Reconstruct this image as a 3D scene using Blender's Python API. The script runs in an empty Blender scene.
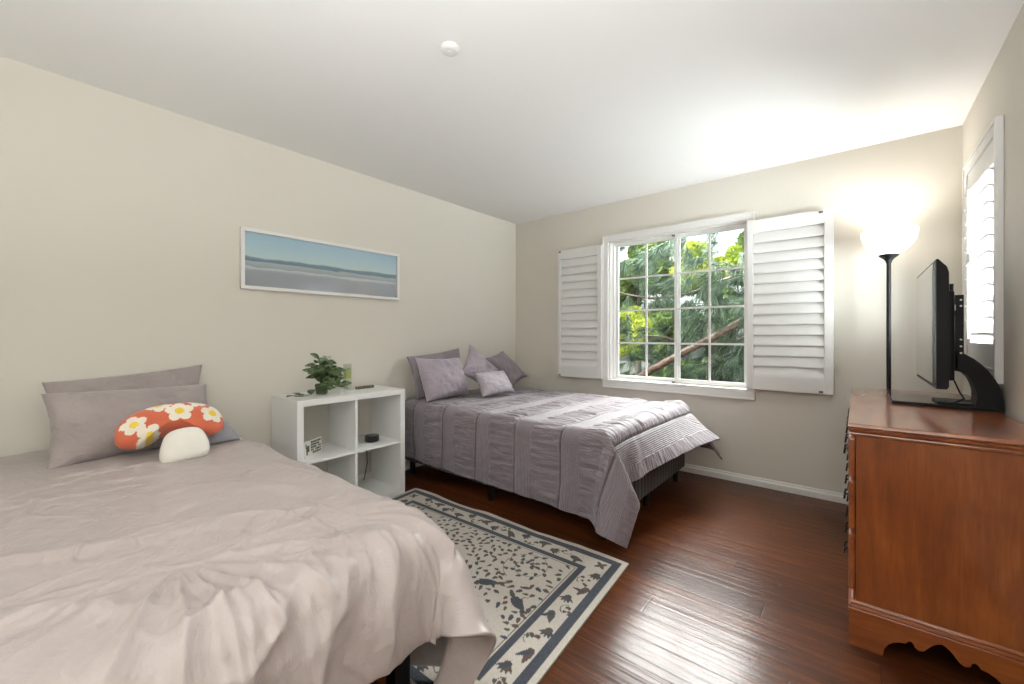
import bpy, bmesh, math, random
import numpy as np
from mathutils import Vector, Matrix, noise

random.seed(7)
rng = np.random.default_rng(7)
scene = bpy.context.scene
COL = scene.collection
PI = math.pi
R = math.radians

# ------------------------------------------------------------------ camera, world, sun, exposure
RW, RY, RH = 3.5, -5.2, 2.44          # room: x 0..RW, y RY..0, z 0..RH
cam_d = bpy.data.cameras.new('camera')
cam = bpy.data.objects.new('camera', cam_d)
COL.objects.link(cam)
scene.camera = cam
cam.location = (3.0063, -3.6855, 1.164)
cam.rotation_euler = (R(90), 0, R(39.724))
cam_d.sensor_width = 36.0
cam_d.lens = 414.744 / 1024 * 36
cam_d.shift_y = -6.67 / 1024
cam_d.clip_start = 0.02
cam_d.clip_end = 200

scene.view_settings.view_transform = 'Standard'
scene.view_settings.look = 'None'
scene.view_settings.gamma = 1
scene.view_settings.use_curve_mapping = False
scene.view_settings.exposure = 0.2
scene.cycles.max_bounces = 10
scene.cycles.diffuse_bounces = 5
scene.cycles.glossy_bounces = 4
scene.cycles.transmission_bounces = 6
scene.cycles.transparent_max_bounces = 8
scene.cycles.sample_clamp_indirect = 6
scene.cycles.caustics_reflective = False
scene.cycles.caustics_refractive = False
scene.cycles.use_denoising = True

world = bpy.data.worlds.new('sky')
scene.world = world
world.use_nodes = True
wn = world.node_tree
wn.nodes.clear()
sky = wn.nodes.new('ShaderNodeTexSky')
sky.sky_type = 'NISHITA'
sky.sun_disc = False
sky.sun_elevation = R(52)
sky.sun_rotation = R(200)
sky.dust_density = 3.0
wbg = wn.nodes.new('ShaderNodeBackground')
wbg.inputs['Strength'].default_value = 0.38
wout = wn.nodes.new('ShaderNodeOutputWorld')
hsv = wn.nodes.new('ShaderNodeHueSaturation')      # thin bright overcast
hsv.inputs['Saturation'].default_value = 0.3
hsv.inputs['Value'].default_value = 1.25
wn.links.new(sky.outputs[0], hsv.inputs['Color'])
wn.links.new(hsv.outputs[0], wbg.inputs['Color'])
wn.links.new(wbg.outputs[0], wout.inputs['Surface'])

def lamp_obj(name, kind, loc, energy, color=(1, 1, 1), **kw):
    d = bpy.data.lights.new(name, kind)
    d.energy = energy
    d.color = color
    for k, v in kw.items():
        setattr(d, k, v)
    o = bpy.data.objects.new(name, d)
    COL.objects.link(o)
    o.location = loc
    return o

sun = lamp_obj('sun', 'SUN', (-6, -8, 12), 7.0, (1.0, 0.95, 0.86), angle=R(1.0))
sun.rotation_euler = Vector((0.62, 0.55, -1.0)).to_track_quat('-Z', 'Y').to_euler()
LAMP_XY = (3.162, -0.165)
bulb = lamp_obj('torchiere_bulb', 'SPOT', (LAMP_XY[0], LAMP_XY[1], 1.805), 9.5, (1.0, 0.97, 0.92), shadow_soft_size=0.05, spot_size=R(145), spot_blend=0.8)
bulb.rotation_euler = (R(180), 0, 0)
# daylight entering by the two windows
p1 = lamp_obj('window_portal', 'AREA', (1.755, 0.2, 1.40), 1, shape='RECTANGLE', size=1.2, size_y=1.36)
p1.rotation_euler = (R(-90), 0, 0)
p1.data.cycles.is_portal = True
# bright daylight outside the side window
day = lamp_obj('side_window_daylight', 'AREA', (RW + 0.60, -0.57, 1.05), 440, (0.93, 0.97, 1.0), shape='RECTANGLE', size=1.3, size_y=1.7)
day.rotation_euler = Vector((-1, 0, 0.55)).to_track_quat('-Z', 'Y').to_euler()
# added area lamp standing in for sky above the trees, out of view
skyl = lamp_obj('back_window_daylight', 'AREA', (1.65, 1.65, 3.15), 600, (1.0, 0.98, 0.97), shape='RECTANGLE', size=2.4, size_y=1.3)
skyl.rotation_euler = Vector((0.12, -1, -0.85)).to_track_quat('-Z', 'Y').to_euler()
# added fill uplight behind the camera, bounced off the ceiling
up_l = lamp_obj('rear_fill_light', 'AREA', (3.24, -4.10, 0.74), 84, (0.95, 0.985, 1.0), shape='DISK', size=0.34, spread=R(155))
up_l.rotation_euler = (R(180), 0, 0)

# ------------------------------------------------------------------ materials
def mat(name, color=(0.8, 0.8, 0.8), rough=0.5, metal=0.0, spec=0.5, sheen=0.0, emit=None, estr=0.0, coat=0.0):
    m = bpy.data.materials.new(name)
    m.use_nodes = True
    b = m.node_tree.nodes['Principled BSDF']
    b.inputs['Base Color'].default_value = (*color, 1)
    b.inputs['Roughness'].default_value = rough
    b.inputs['Metallic'].default_value = metal
    b.inputs['Specular IOR Level'].default_value = spec
    b.inputs['Sheen Weight'].default_value = sheen
    b.inputs['Coat Weight'].default_value = coat
    if emit:
        b.inputs['Emission Color'].default_value = (*emit, 1)
        b.inputs['Emission Strength'].default_value = estr
    return m

class NT:
    """small helper for node graphs"""
    def __init__(self, m):
        self.m = m
        self.t = m.node_tree
        self.b = self.t.nodes['Principled BSDF']
    def new(self, kind, **kw):
        n = self.t.nodes.new(kind)
        for k, v in kw.items():
            if k.startswith('i_'):
                n.inputs[k[2:].replace('_', ' ')].default_value = v
            else:
                setattr(n, k, v)
        return n
    def link(self, a, b):
        self.t.links.new(a, b)
    def math(self, op, a, b=None, c=None):
        n = self.new('ShaderNodeMath', operation=op)
        for i, v in enumerate((a, b, c)):
            if v is None:
                continue
            if isinstance(v, (int, float)):
                n.inputs[i].default_value = v
            else:
                self.link(v, n.inputs[i])
        return n.outputs[0]
    def coord(self, which='Object'):
        return self.new('ShaderNodeTexCoord').outputs[which]
    def mapping(self, vec, scale=(1, 1, 1), loc=(0, 0, 0), rot=(0, 0, 0)):
        n = self.new('ShaderNodeMapping')
        n.inputs['Scale'].default_value = scale
        n.inputs['Location'].default_value = loc
        n.inputs['Rotation'].default_value = rot
        self.link(vec, n.inputs['Vector'])
        return n.outputs[0]
    def noise(self, vec, scale=5, detail=3, rough=0.5, dist=0.0):
        n = self.new('ShaderNodeTexNoise')
        n.inputs['Scale'].default_value = scale
        n.inputs['Detail'].default_value = detail
        n.inputs['Roughness'].default_value = rough
        n.inputs['Distortion'].default_value = dist
        self.link(vec, n.inputs['Vector'])
        return n.outputs[0]
    def ramp(self, fac, stops):
        n = self.new('ShaderNodeValToRGB')
        e = n.color_ramp.elements
        while len(e) < len(stops):
            e.new(0.5)
        for el, (p, c) in zip(e, stops):
            el.position = p
            el.color = (*c, 1)
        self.link(fac, n.inputs[0])
        return n.outputs[0]
    def mix(self, fac, a, b, mode='MIX'):
        n = self.new('ShaderNodeMix', data_type='RGBA', blend_type=mode)
        for s, v in ((n.inputs[0], fac), (n.inputs[6], a), (n.inputs[7], b)):
            if isinstance(v, (int, float)):
                s.default_value = v
            elif isinstance(v, tuple):
                s.default_value = (*v, 1)
            else:
                self.link(v, s)
        return n.outputs[2]
    def bump(self, height, strength=0.3, dist=0.01, normal=None):
        n = self.new('ShaderNodeBump')
        n.inputs['Strength'].default_value = strength
        n.inputs['Distance'].default_value = dist
        self.link(height, n.inputs['Height'])
        if normal is not None:
            self.link(normal, n.inputs['Normal'])
        return n.outputs[0]
    def base(self, c):
        self.link(c, self.b.inputs['Base Color'])
    def normal(self, n):
        self.link(n, self.b.inputs['Normal'])

def painted(name, color, bump=0.08, rough=0.75):
    m = mat(name, color, rough, spec=0.3)
    g = NT(m)
    h = g.noise(g.coord(), 160, 2)
    g.normal(g.bump(h, bump, 0.002))
    return m

M = {}
M['wall'] = painted('greige wall paint', (0.70, 0.665, 0.595))
M['ceiling'] = painted('white ceiling paint', (0.88, 0.875, 0.86), 0.15, 0.85)
M['trim'] = mat('white trim paint', (0.80, 0.79, 0.77), 0.4)
M['shutter'] = mat('white shutter paint', (0.78, 0.775, 0.76), 0.42)
M['vinyl'] = mat('white vinyl', (0.82, 0.82, 0.80), 0.35)
M['white_laminate'] = mat('white laminate', (0.80, 0.80, 0.79), 0.28)
M['black_metal'] = mat('black metal', (0.010, 0.010, 0.011), 0.42, spec=0.25)
M['black_plastic'] = mat('black plastic', (0.011, 0.011, 0.012), 0.5, spec=0.2)
M['black_gloss'] = mat('black tempered glass', (0.010, 0.010, 0.011), 0.05)
M['screen'] = mat('dark screen', (0.02, 0.02, 0.022), 0.10, spec=0.8, coat=1.0)
M['steel'] = mat('bright steel', (0.6, 0.6, 0.6), 0.3, 1.0)
M['dark_hardware'] = mat('dark bronze hardware', (0.02, 0.016, 0.013), 0.4, 0.6)
M['catch'] = mat('grey catch', (0.12, 0.115, 0.11), 0.4)

def floor_mat():
    m = mat('dark hardwood planks', (0.1, 0.04, 0.02), 0.3)
    g = NT(m)
    co = g.coord()
    sep = g.new('ShaderNodeSeparateXYZ')
    g.link(co, sep.inputs[0])
    x, y = sep.outputs[0], sep.outputs[1]
    yy = g.math('DIVIDE', g.math('ADD', y, 0.04), 0.14)
    row = g.math('FLOOR', yy)
    fy = g.math('SUBTRACT', yy, row)
    wn_ = g.new('ShaderNodeTexWhiteNoise', noise_dimensions='1D')
    g.link(row, wn_.inputs['W'])
    off = g.math('MULTIPLY', wn_.outputs['Value'], 1.45)
    xx = g.math('DIVIDE', g.math('ADD', x, off), 1.45)
    cell = g.math('FLOOR', xx)
    fx = g.math('SUBTRACT', xx, cell)
    idv = g.math('ADD', g.math('MULTIPLY', row, 17.13), g.math('MULTIPLY', cell, 5.71))
    w2 = g.new('ShaderNodeTexWhiteNoise', noise_dimensions='1D')
    g.link(idv, w2.inputs['W'])
    # grain stretched along the plank, shifted from plank to plank
    comb = g.new('ShaderNodeCombineXYZ')
    g.link(g.math('ADD', g.math('MULTIPLY', x, 1.1), g.math('MULTIPLY', idv, 3.1)), comb.inputs[0])
    g.link(g.math('MULTIPLY', y, 13.0), comb.inputs[1])
    g.link(idv, comb.inputs[2])
    grain = g.noise(comb.outputs[0], 2.2, 5, 0.62, 1.2)
    fine = g.noise(g.mapping(co, (6, 130, 1)), 1.0, 3, 0.6)
    gsum = g.math('ADD', g.math('MULTIPLY', grain, 0.75), g.math('MULTIPLY', fine, 0.25))
    col = g.ramp(gsum, [(0.28, (0.038, 0.0098, 0.003)), (0.5, (0.080, 0.0225, 0.0065)), (0.72, (0.145, 0.046, 0.014))])
    tone = g.math('ADD', g.math('MULTIPLY', w2.outputs['Value'], 0.5), 0.75)
    col = g.mix(1.0, col, tone, 'MULTIPLY')
    # plank joints
    ey = g.math('MINIMUM', fy, g.math('SUBTRACT', 1.0, fy))
    ex = g.math('MINIMUM', fx, g.math('SUBTRACT', 1.0, fx))
    ly = g.math('MULTIPLY', ey, 0.14)
    lx = g.math('MULTIPLY', ex, 1.45)
    edge = g.math('MINIMUM', ly, lx)
    gap = g.math('LESS_THAN', edge, 0.0012)
    col = g.mix(g.math('MULTIPLY', gap, 0.8), col, (0.012, 0.005, 0.003))
    g.base(col)
    bev = g.math('MINIMUM', g.math('DIVIDE', edge, 0.004), 1.0)
    scrape = g.noise(g.mapping(co, (1.6, 42, 1)), 1.0, 2, 0.5)
    n1 = g.bump(bev, 0.25, 0.001)
    n2 = g.bump(scrape, 0.42, 0.003, n1)
    g.normal(n2)
    g.link(g.math('ADD', g.math('MULTIPLY', fine, 0.12), 0.24), g.b.inputs['Roughness'])
    g.b.inputs['Specular IOR Level'].default_value = 0.10
    g.b.inputs['Coat Weight'].default_value = 0.28
    g.b.inputs['Coat Roughness'].default_value = 0.20
    g.link(n2, g.b.inputs['Coat Normal'])
    return m
M['floor'] = floor_mat()

def wood_mat(name, axis='Z', tone=1.0, coat=0.25):
    m = mat(name, (0.3, 0.09, 0.03), 0.32)
    g = NT(m)
    co = g.coord()
    s = {'Z': (9, 9, 0.9), 'X': (0.9, 9, 9), 'Y': (9, 0.9, 9)}[axis]
    grain = g.noise(g.mapping(co, s), 1.6, 5, 0.6, 0.6)
    blot = g.noise(co, 4.0, 3, 0.55, 0.4)
    fine = g.noise(g.mapping(co, tuple(v * 14 for v in s)), 1.0, 2)
    f = g.math('ADD', g.math('ADD', g.math('MULTIPLY', grain, 0.5), g.math('MULTIPLY', blot, 0.35)), g.math('MULTIPLY', fine, 0.15))
    t = tone
    g.base(g.ramp(f, [(0.30, (0.125 * t, 0.027 * t, 0.006 * t)), (0.5, (0.245 * t, 0.060 * t, 0.0125 * t)), (0.70, (0.40 * t, 0.120 * t, 0.027 * t))]))
    g.b.inputs['Coat Weight'].default_value = coat
    g.b.inputs['Coat Roughness'].default_value = 0.13
    g.b.inputs['Coat IOR'].default_value = 1.8
    return m
M['wood_v'] = wood_mat('cherry wood upright grain', 'Z')
M['wood_x'] = wood_mat('cherry wood cross grain', 'X')
M['wood_top'] = wood_mat('cherry wood long grain', 'Y', 1.15, 1.0)

def fabric(name, color, rough=0.8, weave=900, sheen=0.3, bump=0.15, blotch=0.06, crease=0.0):
    m = mat(name, color, rough, sheen=sheen, spec=0.25)
    g = NT(m)
    co = g.coord()
    n = g.noise(co, weave, 2)
    b = g.noise(co, 7, 3)
    lo = tuple(c * (1 - blotch) for c in color)
    hi = tuple(min(1, c * (1 + blotch)) for c in color)
    g.base(g.ramp(b, [(0.35, lo), (0.65, hi)]))
    nn = g.bump(n, bump, 0.002)
    if crease:
        cr = g.noise(g.mapping(co, (1, 1.5, 2.2), rot=(0.4, 0.3, 0.6)), 8, 3, 0.5, 1.2)
        nn = g.bump(cr, crease, 0.03, nn)
    g.normal(nn)
    return m
M['near_pillow'] = fabric('grey mauve slub cotton', (0.335, 0.292, 0.285), 0.85, 500, crease=0.45)
M['far_pillow'] = fabric('lilac grey satin', (0.36, 0.315, 0.36), 0.5, 900, crease=0.55)
M['far_pillow_pale'] = fabric('pale lilac satin', (0.43, 0.385, 0.43), 0.5, 900, crease=0.5)
M['far_pillow_dark'] = fabric('dark lilac fabric', (0.27, 0.235, 0.262), 0.7, 700, crease=0.4)
M['grey_knit'] = fabric('grey knit', (0.27, 0.27, 0.30), 0.9, 260, bump=0.5)
M['plush_white'] = fabric('cream plush', (0.78, 0.75, 0.68), 0.95, 350, bump=0.4)
M['plush_red'] = fabric('coral plush', (0.62, 0.145, 0.075), 0.95, 350, bump=0.4)
M['plush_petal'] = fabric('petal plush', (0.84, 0.78, 0.66), 0.95, 350, bump=0.4)
M['plush_yellow'] = fabric('yellow plush', (0.85, 0.58, 0.05), 0.95, 350, bump=0.4)
M['mattress'] = fabric('white mattress ticking', (0.6, 0.58, 0.55), 0.9)
M['box_base'] = fabric('charcoal base fabric', (0.055, 0.056, 0.062), 0.9)

def near_comforter_mat():
    m = mat('blush taupe satin', (0.41, 0.352, 0.337), 0.37, sheen=0.12, spec=0.5)
    g = NT(m)
    uv = g.coord('UV')
    w1 = g.noise(g.mapping(uv, (5, 7, 1)), 1.6, 4, 0.55, 0.9)
    w2 = g.noise(g.mapping(uv, (17, 13, 1), rot=(0, 0, 0.5)), 1.2, 3, 0.5, 1.0)
    n = g.bump(w1, 0.22, 0.03)
    n = g.bump(w2, 0.32, 0.012, n)
    g.normal(n)
    return m
M['near_comforter'] = near_comforter_mat()

def far_comforter_mat():
    m = mat('pleated lilac grey comforter', (0.33, 0.285, 0.315), 0.42, sheen=0.35, spec=0.6)
    g = NT(m)
    uv = g.coord('UV')                       # metres on the flat cloth
    sep = g.new('ShaderNodeSeparateXYZ')
    g.link(uv, sep.inputs[0])
    x = sep.outputs[0]
    per = 0.352
    t = g.math('FRACT', g.math('DIVIDE', g.math('SUBTRACT', x, 0.19), per))
    seam = g.math('MINIMUM', t, g.math('SUBTRACT', 1.0, t))            # 0 at the seam
    seamline = g.math('LESS_THAN', seam, 0.020)
    tuck = g.math('LESS_THAN', t, 0.40)                               # pintucked strip beside each seam
    pint = g.math('SINE', g.math('MULTIPLY', x, 2 * PI / 0.012))
    tiny = g.noise(g.mapping(uv, (260, 120, 1)), 1.0, 1)
    ruche = g.noise(g.mapping(uv, (6.5, 42, 1)), 1.0, 3, 0.55, 0.8)
    h = g.math('ADD', g.math('MULTIPLY', g.math('MULTIPLY', pint, 0.10), tuck),
               g.math('MULTIPLY', ruche, g.math('SUBTRACT', 1.05, tuck)))
    h = g.math('ADD', h, g.math('MULTIPLY', tiny, 0.25))
    smooth = g.math('MINIMUM', g.math('DIVIDE', seam, 0.05), 1.0)
    h = g.math('ADD', h, g.math('MULTIPLY', smooth, 0.6))
    g.normal(g.bump(h, 1.0, 0.016))
    g.base(g.mix(seamline, (0.20, 0.163, 0.190), (0.08, 0.058, 0.07)))
    return m
M['far_comforter'] = far_comforter_mat()

def glass_mat(name, tint=(1, 1, 1), refl=0.06):
    m = bpy.data.materials.new(name)
    m.use_nodes = True
    t = m.node_tree
    t.nodes.clear()
    tr = t.nodes.new('ShaderNodeBsdfTransparent')
    tr.inputs[0].default_value = (*tint, 1)
    gl = t.nodes.new('ShaderNodeBsdfGlossy')
    gl.inputs['Roughness'].default_value = 0.02
    fr = t.nodes.new('ShaderNodeFresnel')
    geo = t.nodes.new('ShaderNodeNewGeometry')
    mr_ = t.nodes.new('ShaderNodeMapRange')
    mr_.inputs['To Min'].default_value = 1.45
    mr_.inputs['To Max'].default_value = 1 / 1.45
    t.links.new(geo.outputs['Backfacing'], mr_.inputs['Value'])
    t.links.new(mr_.outputs[0], fr.inputs['IOR'])
    mx = t.nodes.new('ShaderNodeMixShader')
    out = t.nodes.new('ShaderNodeOutputMaterial')
    t.links.new(fr.outputs[0], mx.inputs[0])
    t.links.new(tr.outputs[0], mx.inputs[1])
    t.links.new(gl.outputs[0], mx.inputs[2])
    t.links.new(mx.outputs[0], out.inputs[0])
    return m
M['glass'] = glass_mat('clear window glass', (0.95, 0.97, 0.96))
M['jar_glass'] = glass_mat('clear jar glass', (0.93, 0.95, 0.93))
_t = M['jar_glass'].node_tree
_mx = [n for n in _t.nodes if n.type == 'MIX_SHADER'][0]
for l in list(_mx.inputs[0].links):
    _t.links.remove(l)
_mx.inputs[0].default_value = 0.07

# ------------------------------------------------------------------ mesh helpers
class MB:
    def __init__(self):
        self.bm = bmesh.new()
        self.mi = 0
    def box(self, x0, x1, y0, y1, z0, z1, bev=0.0, mtx=None):
        r = bmesh.ops.create_cube(self.bm, size=1.0)
        vs = r['verts']
        bmesh.ops.scale(self.bm, vec=(x1 - x0, y1 - y0, z1 - z0), verts=vs)
        bmesh.ops.translate(self.bm, vec=((x0 + x1) / 2, (y0 + y1) / 2, (z0 + z1) / 2), verts=vs)
        if bev > 0:
            es = list({e for v in vs for e in v.link_edges})
            rr = bmesh.ops.bevel(self.bm, geom=es, offset=bev, segments=2, affect='EDGES', profile=0.7)
            vs = list({v for f in rr['faces'] for v in f.verts} | {v for v in vs if v.is_valid})
        if mtx is not None:
            bmesh.ops.transform(self.bm, matrix=mtx, verts=vs)
        return self
    def tube(self, pts, rad, seg=10, cap=True):
        pts = [Vector(p) for p in pts]
        if not isinstance(rad, (list, tuple)):
            rad = [rad] * len(pts)
        rings = []
        up = None
        for i, p in enumerate(pts):
            d = (pts[min(i + 1, len(pts) - 1)] - pts[max(i - 1, 0)]).normalized()
            if up is None:
                up = d.orthogonal().normalized()
            up = (up - d * up.dot(d))
            up = up.normalized() if up.length > 1e-6 else d.orthogonal().normalized()
            s = d.cross(up)
            rings.append([self.bm.verts.new(p + (up * math.cos(a) + s * math.sin(a)) * rad[i])
                          for a in [2 * PI * k / seg for k in range(seg)]])
        for a, b in zip(rings, rings[1:]):
            for k in range(seg):
                self.bm.faces.new((a[k], a[(k + 1) % seg], b[(k + 1) % seg], b[k]))
        if cap:
            self.bm.faces.new(rings[0][::-1])
            self.bm.faces.new(rings[-1])
        return self
    def lathe(self, prof, cx=0, cy=0, seg=32):
        rings = []
        for r, z in prof:
            if r < 1e-5:
                rings.append([self.bm.verts.new((cx, cy, z))])
            else:
                rings.append([self.bm.verts.new((cx + r * math.cos(2 * PI * k / seg), cy + r * math.sin(2 * PI * k / seg), z))
                              for k in range(seg)])
        for a, b in zip(rings, rings[1:]):
            for k in range(seg):
                k2 = (k + 1) % seg
                if len(a) == 1 and len(b) == 1:
                    continue
                if len(a) == 1:
                    self.bm.faces.new((a[0], b[k], b[k2]))
                elif len(b) == 1:
                    self.bm.faces.new((a[k], a[k2], b[0]))
                else:
                    self.bm.faces.new((a[k], a[k2], b[k2], b[k]))
        return self
    def prism(self, poly, axis, a0, a1):
        """polygon in the two other axes (in xyz order), extruded along axis from a0 to a1"""
        def P(u, v, w):
            return {0: (w, u, v), 1: (u, w, v), 2: (u, v, w)}[axis]
        A = [self.bm.verts.new(P(u, v, a0)) for u, v in poly]
        B = [self.bm.verts.new(P(u, v, a1)) for u, v in poly]
        n = len(poly)
        self.bm.faces.new(A)
        self.bm.faces.new(B[::-1])
        for k in range(n):
            self.bm.faces.new((A[k], B[k], B[(k + 1) % n], A[(k + 1) % n]))
        return self
    def grid(self, fn, nu, nv, close_u=False):
        V = [[self.bm.verts.new(fn(i / nu, j / nv)) for j in range(nv + 1)] for i in range(nu + (0 if close_u else 1))]
        for i in range(nu):
            i2 = (i + 1) % len(V)
            for j in range(nv):
                self.bm.faces.new((V[i][j], V[i2][j], V[i2][j + 1], V[i][j + 1]))
        return self
    def build(self, name, material, parent=None, smooth=False, recalc=True):
        if recalc:
            bmesh.ops.recalc_face_normals(self.bm, faces=self.bm.faces[:])
        if parent is not None:
            w = root_loc(parent)
            bmesh.ops.translate(self.bm, vec=(-w[0], -w[1], -w[2]), verts=self.bm.verts[:])
        me = bpy.data.meshes.new(name)
        self.bm.to_mesh(me)
        self.bm.free()
        mats = material if isinstance(material, (list, tuple)) else [material]
        for mm in mats:
            me.materials.append(mm)
        if smooth:
            for p in me.polygons:
                p.use_smooth = True
            if smooth == 'auto':
                try:
                    me.set_sharp_from_angle(angle=R(40))
                except Exception:
                    pass
        o = bpy.data.objects.new(name, me)
        COL.objects.link(o)
        if parent is not None:
            o.parent = parent
        return o

def root_loc(o):
    v = Vector(o.location)
    while o.parent is not None:
        o = o.parent
        v += Vector(o.location)
    return v

def tag(o, label, cat, group=None, kind=None):
    o['label'] = label
    o['category'] = cat
    if group:
        o['group'] = group
    if kind:
        o['kind'] = kind
    return o

def thing(name, loc, label, cat, group=None):
    o = bpy.data.objects.new(name, None)
    o.empty_display_size = 0.1
    COL.objects.link(o)
    o.location = loc
    return tag(o, label, cat, group)

def structure(o):
    o['kind'] = 'structure'
    return o

def fbm(p, s, o=4):
    return noise.fractal(Vector(p) * s, 0.8, 2.0, o)

# ------------------------------------------------------------------ room shell
WX0, WX1, WZ0, WZ1 = 1.165, 2.352, 0.725, 2.068       # back window opening
SY0, SY1, SZ0, SZ1 = -0.870, -0.265, 1.010, 2.065     # side window opening
T = 0.14
structure(MB().box(-T, RW + T, RY - T, T, -0.12, 0).build('floor', M['floor']))
structure(MB().box(-T, RW + T, RY - T, T, RH, RH + 0.15).build('ceiling', M['ceiling']))
structure(MB().box(-T, 0, RY - T, T, 0, RH).build('wall_left', M['wall']))
structure(MB().box(0, RW, RY - T, RY, 0, RH).build('wall_front', M['wall']))
w = MB()
w.box(0, WX0, 0, T, 0, RH).box(WX1, RW, 0, T, 0, RH).box(WX0, WX1, 0, T, 0, WZ0).box(WX0, WX1, 0, T, WZ1, RH)
structure(w.build('wall_back', M['wall']))
w = MB()
w.box(RW, RW + T, RY - T, SY0, 0, RH).box(RW, RW + T, SY1, T, 0, RH).box(RW, RW + T, SY0, SY1, 0, SZ0).box(RW, RW + T, SY0, SY1, SZ1, RH)
structure(w.build('wall_right', M['wall']))

def base_profile(d):
    return [(0, 0), (d * 0.016, 0), (d * 0.016, 0.040), (d * 0.012, 0.046), (d * 0.008, 0.050), (d * 0.006, 0.062), (0, 0.066)]
structure(MB().prism([(-0.0 + a * -1, z) for a, z in base_profile(1)], 0, 0.016, RW - 0.016).build('baseboard_back', M['trim']))
structure(MB().prism([(a, z) for a, z in base_profile(1)], 1, RY, -0.0).build('baseboard_left', M['trim']))
structure(MB().prism([(RW - a, z) for a, z in base_profile(1)], 1, RY, -0.0).build('baseboard_right', M['trim']))

# ------------------------------------------------------------------ back window
def framed(mb, x0, x1, z0, z1, wd, y0, y1, bev=0.0):
    mb.box(x0, x1, y0, y1, z1 - wd, z1, bev).box(x0, x1, y0, y1, z0, z0 + wd, bev)
    mb.box(x0, x0 + wd, y0, y1, z0 + wd, z1 - wd, bev).box(x1 - wd, x1, y0, y1, z0 + wd, z1 - wd, bev)
    return mb
win = bpy.data.objects.new('window_1', None)
COL.objects.link(win)
win.location = (1.755, 0, WZ0)
win['kind'] = 'structure'
mb = MB()
framed(mb, 1.113, 2.397, 0.672, 2.116, 0.052, -0.026, -0.001, 0.003)
framed(mb, 1.106, 2.404, 0.662, 2.124, 0.014, -0.034, -0.001, 0.003)
mb.build('casing', M['trim'], win)
mb = MB()
mb.box(WX0, WX0 + 0.012, 0, 0.05, WZ0, WZ1).box(WX1 - 0.012, WX1, 0, 0.05, WZ0, WZ1)
mb.box(WX0, WX1, 0, 0.05, WZ1 - 0.012, WZ1).box(WX0, WX1, -0.018, 0.05, WZ0, WZ0 + 0.016, 0.003)
mb.build('jamb', M['trim'], win)
mb = MB()
framed(mb, WX0 + 0.004, WX1 - 0.004, WZ0 + 0.004, WZ1 - 0.004, 0.022, 0.05, 0.125, 0.003)
mb.build('outer_frame', M['vinyl'], win)
for (a, b, yy) in ((1.196, 1.806, 0.086), (1.766, 2.344, 0.062)):
    z0, z1 = WZ0 + 0.026, WZ1 - 0.018
    mb = MB()
    framed(mb, a, b, z0, z1, 0.030, yy - 0.011, yy + 0.011, 0.003)
    s = mb.build('sash', M['vinyl'], win)
    mb = MB()
    ax, bx, az, bz = a + 0.030, b - 0.030, z0 + 0.030, z1 - 0.030
    cx = (ax + bx) / 2
    mb.box(cx - 0.008, cx + 0.008, yy - 0.005, yy + 0.005, az, bz)
    for k in (1, 2, 3):
        zc = az + (bz - az) * k / 4
        mb.box(ax, bx, yy - 0.0045, yy + 0.0045, zc - 0.008, zc + 0.008)
    mb.build('muntin_grid', M['vinyl'], s)
    MB().box(ax - 0.004, bx + 0.004, yy + 0.0055, yy + 0.0085, az - 0.004, bz + 0.004).build('pane', M['glass'], s)
for zz in (WZ0 + 0.022, WZ1 - 0.030):
    MB().box(1.752, 1.775, 0.028, 0.052, zz, zz + 0.012, 0.002).build('latch', M['catch'], win)

# plantation shutters, folded back flat against the wall
def shutter(loc_x0, loc_x1, z0, z1, free_right, label, tilt):
    y1, y0 = -0.036, -0.066
    rt = thing('plantation_shutter', ((loc_x0 + loc_x1) / 2, y1, z0), label, 'shutter', 'louvered shutters beside the window')
    sl, sr = (0.040, 0.052) if free_right else (0.030, 0.040)
    mb = MB()
    mb.box(loc_x0, loc_x0 + sl, y0, y1, z0, z1, 0.003).box(loc_x1 - sr, loc_x1, y0, y1, z0, z1, 0.003)
    mb.box(loc_x0 + sl, loc_x1 - sr, y0, y1, z1 - 0.095, z1, 0.002).box(loc_x0 + sl, loc_x1 - sr, y0, y1, z0, z0 + 0.105, 0.002)
    mb.build('frame', M['shutter'], rt)
    za, zb = z0 + 0.105, z1 - 0.095
    n = 14
    p = (zb - za) / n
    mb = MB()
    prof = []
    for k in range(20):
        a = 2 * PI * k / 20
        prof.append((0.0052 * math.sin(a), (p * 0.56) * math.cos(a)))
    ca, sa = math.cos(R(tilt)), math.sin(R(tilt))
    for k in range(n):
        zc = za + p * (k + 0.5)
        poly = [(-0.050 + u * ca - v * sa, zc + u * sa + v * ca) for u, v in prof]
        mb.prism(poly, 0, loc_x0 + sl + 0.001, loc_x1 - sr - 0.001)
    mb.build('louver_bank', M['shutter'], rt, smooth='auto')
    ex = loc_x1 - sr - 0.030 if free_right else loc_x0 + 0.012
    for zz in (z1 - 0.022, z0 + 0.008):
        MB().box(ex, ex + 0.024, y0 - 0.004, y0 + 0.002, zz, zz + 0.014, 0.001).build('catch', M['catch'], rt)
    hx = loc_x0 if free_right else loc_x1
    for zz in (z0 + 0.12, z1 - 0.18):
        MB().box(hx - 0.012, hx + 0.012, y1 - 0.002, y1 + 0.003, zz, zz + 0.06, 0.001).build('hinge', M['shutter'], rt)
    return rt
shutter(2.356, 2.884, 0.752, 2.043, True, 'white louvered shutter folded open right of the window, nearer the floor lamp', -17)
shutter(0.618, 1.112, 0.742, 2.040, False, 'white louvered shutter folded open left of the window, above the purple bed', -13)

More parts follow.
